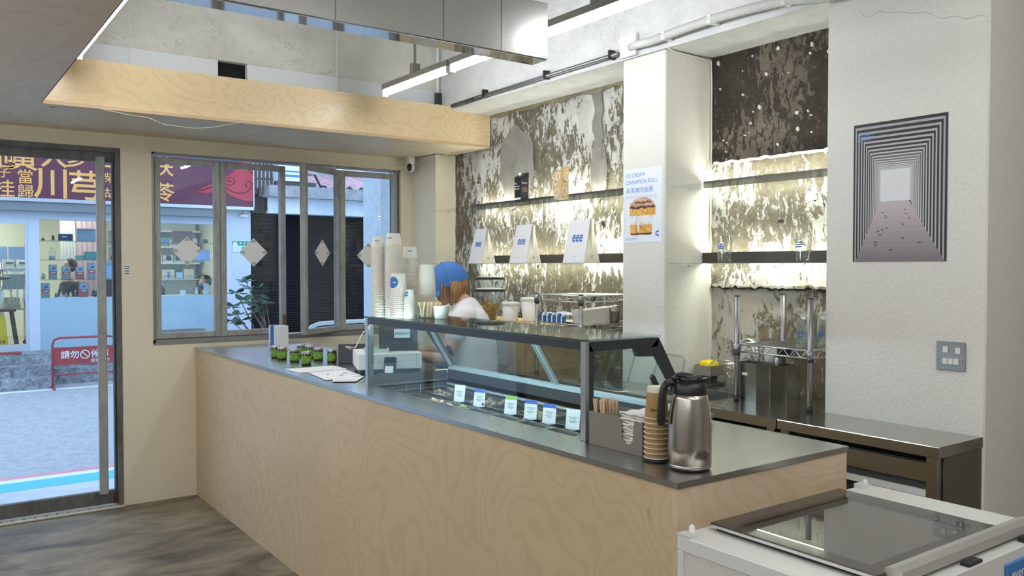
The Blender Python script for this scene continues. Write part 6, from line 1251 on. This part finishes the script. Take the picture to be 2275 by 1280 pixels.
cb_ = MB(M((.60, .62, .62), .5)); rr = random.Random(2)
for k in range(7): x = xa + .05 + k * (xb - xa) * .13; cb_.tube([(x, 14.84, SF + 1.22), (x + rr.uniform(-.06, .06), 14.82, SF + 1.0), (x + rr.uniform(-.1, .1), 14.82, SF + .7), (x + rr.uniform(-.1, .1), 14.84, SF + .56)], .006, 5)
cb_.build('cables', tr, kind='stuff')
so = thing('wooden_stool', 'dark brown wooden stool inside the shop door', 'stool', (1.1, 14.35, SF)); xs = onY(6, 700, 14.35).x; MB(M((.09, .045, .03), .5)).box(xs - .18, xs + .16, 14.2, 14.5, SF + .56, SF + .60, None, .008).build('seat', so)
for x, dx in ((xs - .13, -.05), (xs + .11, .07)):
    for y in (14.23, 14.47): MB(M((.09, .045, .03), .5)).bar((x, y, SF + .56), (x + dx, y, SF), .04, .04).build('leg', so)
yw = thing('wet_floor_sign', 'yellow folding floor sign inside the shop door', 'sign', (.9, 14.1, SF)); xs = onY(-6, 720, 14.1).x; MB(M((.85, .55, .01), .5)).prism([(xs - .14, SF), (xs + .14, SF), (xs + .10, SF + .50), (xs - .10, SF + .50)], 'y', 14.1, 14.115).build('front_leaf', yw); MB(M((.85, .55, .01), .5)).prism([(xs - .14, SF), (xs + .14, SF), (xs + .10, SF + .50), (xs - .10, SF + .50)], 'y', 14.28, 14.295).build('rear_leaf', yw); MB(G['black']).txt(frY(xs, 14.0995, SF + .13), '小心地滑', .05, 0, 0, None, .0006, .01).build('lettering', yw)
dl = thing('desk_lamp', 'grey disc shaped lamp head on an arm inside the shop door', 'lamp', (1.2, 14.6, SF)); q = onY(2, 617, 14.6); MB(M((.20, .21, .19), .4)).ell((q.x, 14.6, q.z), (.13, .13, .035), 16, 7).build('head', dl); MB(G['chrome']).tube([(q.x - .1, 14.65, q.z), (q.x - .22, 14.7, q.z - .25), (q.x - .22, 14.7, SF)], .012, 8).build('arm', dl); MB(M((.2, .2, .2), .5)).lathe([(0, 0), (.12, 0), (.12, .02), (0, .03)], 16, (q.x - .22, 14.7, SF + .0005)).build('base', dl)
# shop sign
sn = thing('shop_sign', 'purple signboard with orange herb names and a red cloud over the shop', 'sign', (1, 13.7, 2.53)); YS = 13.70; sx1 = onY(562, 420, YS).x; zb = onY(0, 440, YS).z
pur = M((.12, .024, .052), .5); MB(pur).box(-4.5, sx1, YS, YS + .18, zb + .02, 3.75).build('board', sn); MB(M((.55, .57, .60), .35, .7)).box(-4.5, sx1 + .012, YS - .012, YS + .18, zb - .03, zb + .02).build('lower_frame', sn); MB(M((.55, .57, .60), .35, .7)).box(sx1, sx1 + .02, YS - .012, YS + .18, zb + .02, 3.75).build('end_frame', sn)
MB(M((.20, .22, .24), .6)).box(-4.5, 4.1, YS + .02, YF, zb - .16, zb - .03).build('awning_box', sn); F0 = frY(0, YS - .001, 0); org_ = M((.86, .42, .11), .5)
for ch, bd_, px, py, s_ in (('地', .012, 2, 347, 50), ('黃', .012, 51, 350, 54), ('人', .012, 120, 347, 50), ('參', .012, 168, 347, 50), ('白', .012, 243, 353, 46), ('子', .006, 9, 383, 24), ('桂', .008, 9, 418, 38), ('當', .008, 56, 392, 30), ('歸', .008, 56.5, 424.5, 30), ('川', .012, 112, 408, 68), ('芎', .012, 189, 412, 66), ('柴', .006, 244, 395, 24), ('胡', .006, 244, 429, 24), ('茯', .012, 363, 370, 44), ('苓', .012, 365, 427, 44)):
    q = onY(px, py, YS); MB(org_).txt(F0, ch, s_ * .0070, q.x, q.z, None, .004, bd_).build('character', sn)
def pxp(pts): return [(onY(a, b, YS).x, onY(a, b, YS).z) for a, b in pts]
rd = M((.50, .035, .06), .5); dk = M((.10, .02, .05), .5)
MB(rd).flat(F0, pxp([(438, 427), (452, 417), (470, 408), (486, 402), (498, 396), (520, 380), (530, 366), (545, 352), (562, 345), (562, 447), (548, 447), (530, 442), (512, 434), (500, 424), (480, 427), (455, 429)]), None, .004).build('cloud', sn)
for arc in ([(500, 415), (512, 424), (528, 430), (545, 428), (556, 420), (560, 408), (552, 402), (545, 408), (548, 416)], [(514, 404), (506, 400), (508, 394), (518, 396), (522, 404), (514, 412), (504, 410)], [(446, 424), (462, 418), (478, 412)], [(546, 366), (552, 378), (562, 386)]):
    m = MB(dk); pp_ = pxp(arc); m.tube([(a, YS - .006, b) for a, b in pp_], .008, 6); m.build('cloud_line', sn)
# red no parking barrier
rb = thing('no_parking_barrier', 'red metal no parking barrier standing before the granite steps', 'barrier', (1.95, 12.76, GZ0)); RM = M((.34, .045, .05), .5); yb_ = 12.70; xa, xb = onY(117, 800, yb_).x, onY(258, 800, yb_).x; zt = onY(180, 749, yb_).z; lg = [(xa, yb_, GZ0 + .01), (xa, yb_, zt - .08), (xa + .02, yb_, zt - .025), (xa + .08, yb_, zt), (xb - .08, yb_, zt), (xb - .02, yb_, zt - .025), (xb, yb_, zt - .08), (xb, yb_, GZ0 + .01)]
MB(RM).tube(lg, .016, 8).build('tube_frame', rb); z0_, z1_ = onY(180, 809, yb_).z, onY(180, 770, yb_).z; MB(RM).box(xa, xb, yb_ - .006, yb_ + .006, z0_, z1_).build('panel', rb); MB(RM).tube([(xa, yb_, onY(180, 830, yb_).z), (xb, yb_, onY(180, 830, yb_).z)], .010, 6).build('cross_bar', rb)
for x in (xa, xb): MB(RM).tube([(x, yb_ - .16, GZ0 + .015), (x, yb_ + .12, GZ0 + .015)], .014, 8).build('foot', rb)
F = frY((xa + xb) / 2, yb_ - .007, (z0_ + z1_) / 2); wt = M((.74, .76, .80), .5); MB(wt).txt(F, '請勿', .115, -.185, .02, None, .001, .012).build('lettering', rb); MB(wt).txt(F, '停車', .115, .185, .02, None, .001, .012).build('lettering', rb); MB(wt).txt(F, '謝謝合作', .06, .19, -.075, None, .001, 0).build('lettering', rb)
m = MB(wt); o_, u_, v_, n_ = F; c = o_ + v_ * .01 + n_ * .003; m.tube([c + u_ * .055 * math.cos(2 * PI * k / 20) + v_ * .055 * math.sin(2 * PI * k / 20) for k in range(20)], .007, 6, None, True); m.tube([c - u_ * .036 + v_ * .036, c + u_ * .036 - v_ * .036], .007, 6); m.build('prohibition_mark', rb)
# house number plate on the white column
hn = thing('house_number_plate', 'green and white house number plate on the pale column', 'sign', (4.5, YF - .03, 1.6)); a, b, c, d_ = onY(517, 561, YF - .03).x, onY(560, 561, YF - .03).x, onY(530, 561, YF - .03).z, onY(530, 536, YF - .03).z; MB(M((.60, .72, .72), .4)).box(a, b, YF - .03, YF - .021, c, d_, None, .004).build('plate', hn); F = frY(a, YF - .0305, c); MB(M((.02, .26, .16), .5)).rect(F, 0, b - a, (d_ - c) * .62, d_ - c, None, .0006).build('green_band', hn); MB(M((.05, .06, .08), .5)).txt(F, '50', .11, (b - a) * .62, (d_ - c) * .30, None, .0008, .01).build('lettering', hn); MB(M((.70, .76, .78), .5)).flat(F, circ((b - a) * .14, (d_ - c) * .74, .038, 14), None, .0012).build('emblem', hn)
for k in range(3): MB(M((.62, .70, .66), .5)).rect(F, (b - a) * (.36 + .2 * k), (b - a) * (.46 + .2 * k), (d_ - c) * .74, (d_ - c) * .88, None, .0012).build('street_character', hn)
# shuttered building to the right
rbd = thing('shuttered_building', 'low building with a dark roller shutter, white board and pink roof', 'building', (5.9, YF, GZ0)); xs0, xs1 = xr1 + .02, 8.6; zs1 = onY(700, 479, YF).z
rs_ = MB(M((.010, .009, .011), .7, spec=.15)); nsl = 64; hs = (zs1 - GZ0) / nsl
for k in range(nsl): z = GZ0 + k * hs; rs_.prism([(YF + .06, z), (YF + .045, z + hs * .45), (YF + .055, z + hs * .9), (YF + .075, z + hs)], 'x', xs0, xs1)
rs_.build('roller_shutter', rbd, kind='stuff'); MB(M((.50, .56, .62), .5)).box(xs0 + .25, xs1, YF - .02, YF + .06, zs1, zs1 + .05).build('shutter_guide', rbd)
wb0 = onY(596, 440, YF - .25).x; zwa, zwb, zwc = onY(700, 477, YF - .25).z, onY(700, 443, YF - .25).z, onY(700, 416, YF - .45).z - .22
MB(concrete('weathered_board', (.46, .52, .58), (.60, .67, .74), (.68, .74, .80), 3, .7)).box(wb0, xs1, YF - .25, YF - .20, zwa, zwb).build('white_board', rbd); MB(concrete('stained_concrete', (.20, .19, .18), (.32, .33, .34), (.42, .44, .46), 5, .9)).box(wb0 - .05, xs1, YF - .45, YF + .1, zwb, zwc + .22).build('concrete_eave', rbd); MB(M((.03, .03, .032), .7)).box(xs0 - .02, wb0 - .02, YF - .10, YF + .5, zs1, zwc + .05).build('dark_recess', rbd); MB(G['dark']).box(xs0, xs1, YF + .1, YF + .3, GZ0, zwc + .2).build('rear_wall', rbd)
rf = MB(concrete('pink_roof_sheet', (.34, .15, .18), (.48, .25, .28), (.58, .34, .37), 6, .6)); n = 60; xa = onY(630, 400, YF).x; pts = [(xa + (xs1 + 1 - xa) * i / n, .04 * math.sin(i * 1.9)) for i in range(n + 1)]; zr = zwc + .22
rf.add([(x, YF - .40, zr + h + .02) for x, h in pts] + [(x + 1.1, YF + 3.2, zr + .62 + h) for x, h in pts], [(i, i + 1, n + 2 + i, n + 1 + i) for i in range(n)], None, True); rf.build('roof_sheet', rbd)
MB(M((.40, .44, .46), .7)).box(xa + .3, xs1 + 2.2, YF + 3.2, YF + 3.3, zr + .30, zr + .78).build('ridge_wall', rbd)
lt = thing('light_box_sign', 'small white and blue light box sign above the concrete eave', 'sign', (5.6, YF - .5, zwc + .3)); a, b = onY(617, 370, YF - .5), onY(676, 350, YF - .5); zl = onY(640, 402, YF - .5).z; MB(M((.66, .74, .82), .4)).box(a.x, b.x, YF - .5, YF - .30, zl, b.z + .25).build('box', lt); F = frY(a.x, YF - .501, zl); Wd = b.x - a.x; Hd = b.z + .25 - zl
for z0_, z1_ in ((.10, .16), (.22, .26)): MB(M((.05, .20, .58), .5)).rect(F, .04, Wd - .04, Hd * z0_, Hd * z1_, None, .001).build('blue_stripe', lt)
for k in range(5): MB(M((.05, .20, .58), .5)).rect(F, .06 + k * Wd * .18, .06 + k * Wd * .18 + Wd * .12, Hd * .55, Hd * .72, None, .001).build('blue_character', lt)
c_, d2 = onY(678, 350, YF - .45), onY(702, 388, YF - .45); MB(concrete('rusty_box', (.20, .09, .04), (.50, .48, .44), (.62, .66, .70), 4, .7)).box(c_.x, d2.x, YF - .45, YF - .2, d2.z, c_.z + .3).build('rusty_end', lt); MB(G['dark']).bar((d2.x, YF - .4, d2.z), (d2.x + .15, YF - .3, zr + .02), .03, .03).build('prop', lt); MB(G['dark']).box(a.x + .05, d2.x, YF - .45, YF - .35, zr, zl).build('support', lt)
lat = thing('iron_railing', 'rusty iron railing on the eave beside the light box sign', 'railing', (5.0, YF - .2, zr)); xl0, xl1 = onY(566, 360, YF - .2).x, onY(618, 360, YF - .2).x
for k in range(7): x = xl0 + (xl1 - xl0) * k / 6; MB(M((.10, .08, .075), .8)).box(x, x + .035, YF - .2, YF - .17, zr - .15, zr + .9).build('bar', lat)
for z in (zr + .1, zr + .5, zr + .85): MB(M((.10, .08, .075), .8)).box(xl0, xl1 + .03, YF - .205, YF - .165, z, z + .03).build('rail', lat)
MB(concrete('far_foliage', (.20, .22, .20), (.42, .46, .46), (.62, .68, .74), 9, .9)).box(xl0 - 2.5, xl1 + 3.0, YF + 4.2, YF + 4.4, GZ0, zr + 2.2).build('wall_far', None, 'weathered pale house wall behind the iron railing and pink roof', 'wall', kind='structure')
cv = thing('street_camera', 'small white bracket camera under the sign on the pale column', 'camera', (4.6, YF - .1, 2.38)); q = onY(541, 482, YF - .1); MB(G['wht']).box(q.x - .05, q.x + .07, YF - .12, YF - .03, q.z, q.z + .035, None, .008).build('housing', cv); MB(G['wht']).box(q.x + .02, q.x + .03, YF - .06, YF - .02, q.z + .035, q.z + .09).build('bracket', cv)
# fig shrub in a pot
pl = thing('fig_shrub', 'potted fig shrub with big dark leaves before the pale column', 'plant', (4.3, 12.95, GZ0)); q0 = onY(575, 760, 12.95); pb_ = Vector((q0.x, 12.95, GZ0)); bark = M((.16, .12, .09), .9)
MB(M((.20, .11, .07), .8)).lathe([(0, 0), (.15, 0), (.20, .32), (.21, .34), (.19, .34), (.18, .30), (0, .30)], 20, pb_).build('pot', pl)
lfm = [M((.045, .10, .05), .45), M((.06, .14, .07), .45), M((.03, .07, .045), .45)]; rr = random.Random(21)
tips = [(545, 622), (525, 650), (560, 640), (515, 680), (548, 668), (578, 655), (520, 698), (590, 668), (535, 712), (570, 690), (512, 712)]
stem = [onY(575, 745, 12.95), onY(578, 700, 12.95)]
for i, (a, b) in enumerate(tips):
    q = onY(a, b, 12.95 + rr.uniform(-.25, .15)); base = pb_ + Vector((rr.uniform(-.05, .05), 0, .30)); mid_ = base.lerp(q, .55) + Vector((.10 if i % 2 else .16, 0, -.10)); MB(bark).tube([base, mid_, q], [.014, .010, .006], 6).build('stem', pl)
    for k in range(6):
        an = k * 1.05 + rr.uniform(-.3, .3); dr_ = Vector((math.cos(an), math.sin(an) * .8, rr.uniform(-.35, .45))).normalized(); sd2 = dr_.cross(Vector((0, 0, 1))).normalized(); ln = rr.uniform(.15, .23); wd = ln * .36; nz = dr_.cross(sd2)
        pr2 = [q + dr_ * ln * t_ + sd2 * wd * w2 * s2 + nz * (.02 * math.sin(t_ * 3)) for t_, w2, s2 in ((0, 0, 0), (.25, .62, 1), (.55, 1, 1), (.85, .7, 1), (1, 0, 0), (.85, .7, -1), (.55, 1, -1), (.25, .62, -1))]; MB(lfm[k % 3]).add(pr2, [(0, 1, 2, 3, 4), (4, 5, 6, 7, 0)]).build('leaf', pl)
# ---------------------------------------------------------------- pieces that belong to a part become its sub-parts
RULES = {'lettering': ('label_plate', 'name_plate', 'panel', 'board', 'front_leaf', 'card', 'front_face', 'label', 'shell', 'sheet', 'body', 'carton', 'plate'), 'print': ('card', 'sheet', 'body'), 'small_print': ('front_face', 'sheet'), 'logo': ('sheet',), 'dots': ('sheet',), 'round_logo': ('shell',),
         'mark': ('label',), 'switch': ('plate',), 'screw': ('plate',), 'character': ('board',), 'cloud': ('board',), 'prohibition_mark': ('panel',), 'tube': ('channel',), 'end_cap': ('channel',), 'clamp': ('hanger',), 'tape': ('sheet',), 'spout_plate': ('spout',), 'screen': ('case',),
         'colour_band': ('card',), 'round_stamp': ('card',), 'emblem': ('gusset', 'plate'), 'door_stile': ('sliding_door_glass',), 'finger_pull': ('sliding_door_glass',), 'foot': ('post', 'tube_frame'), 'collar': ('post',), 'sleeve': ('post',), 'cap': ('post', 'bottle', 'body'), 'pale_ring': ('body',), 'white_panel': ('body',), 'photo_panel': ('body',),
         'upper_led_strip': ('bar_core',), 'lower_led_strip': ('bar_core',), 'glass_edge': ('glass_plate', 'top_glass'), 'sky_picture': ('body',), 'mountain': ('body',), 'red_band': ('body',), 'label_strip': ('carton',), 'green_band': ('plate',), 'street_character': ('plate',), 'lid_border': ('lid_glass',), 'lid_edge': ('lid_glass',), 'display': ('machine',),
         'rail_bracket': ('vent_rail',), 'bar_mount': ('pull_bar',), 'blue_stripe': ('box',), 'blue_character': ('box',), 'screw_head': ('plate',), 'tag': ('wall',), 'slip': ('body',), 'knockout': ('case',), 'drawer_gap': ('body',)}
def centre(o):
    vs = o.data.vertices; n = len(vs); return sum((v.co for v in vs), Vector()) / max(1, n)
for root in [o for o in COL.objects if o.parent is None and o.children]:
    ch = list(root.children); names = {}
    for c in ch: names.setdefault(c.name.split('.')[0], []).append(c)
    for c in ch:
        key = c.name.split('.')[0]
        for want in RULES.get(key, ()):
            cand = [p for p in names.get(want, []) if p is not c and p.parent is root and p.data]
            if cand and not c.children:
                m = centre(c); p = min(cand, key=lambda q: ((centre(q) - m).xy.length, (centre(q) - m).length)); c.parent = p; break
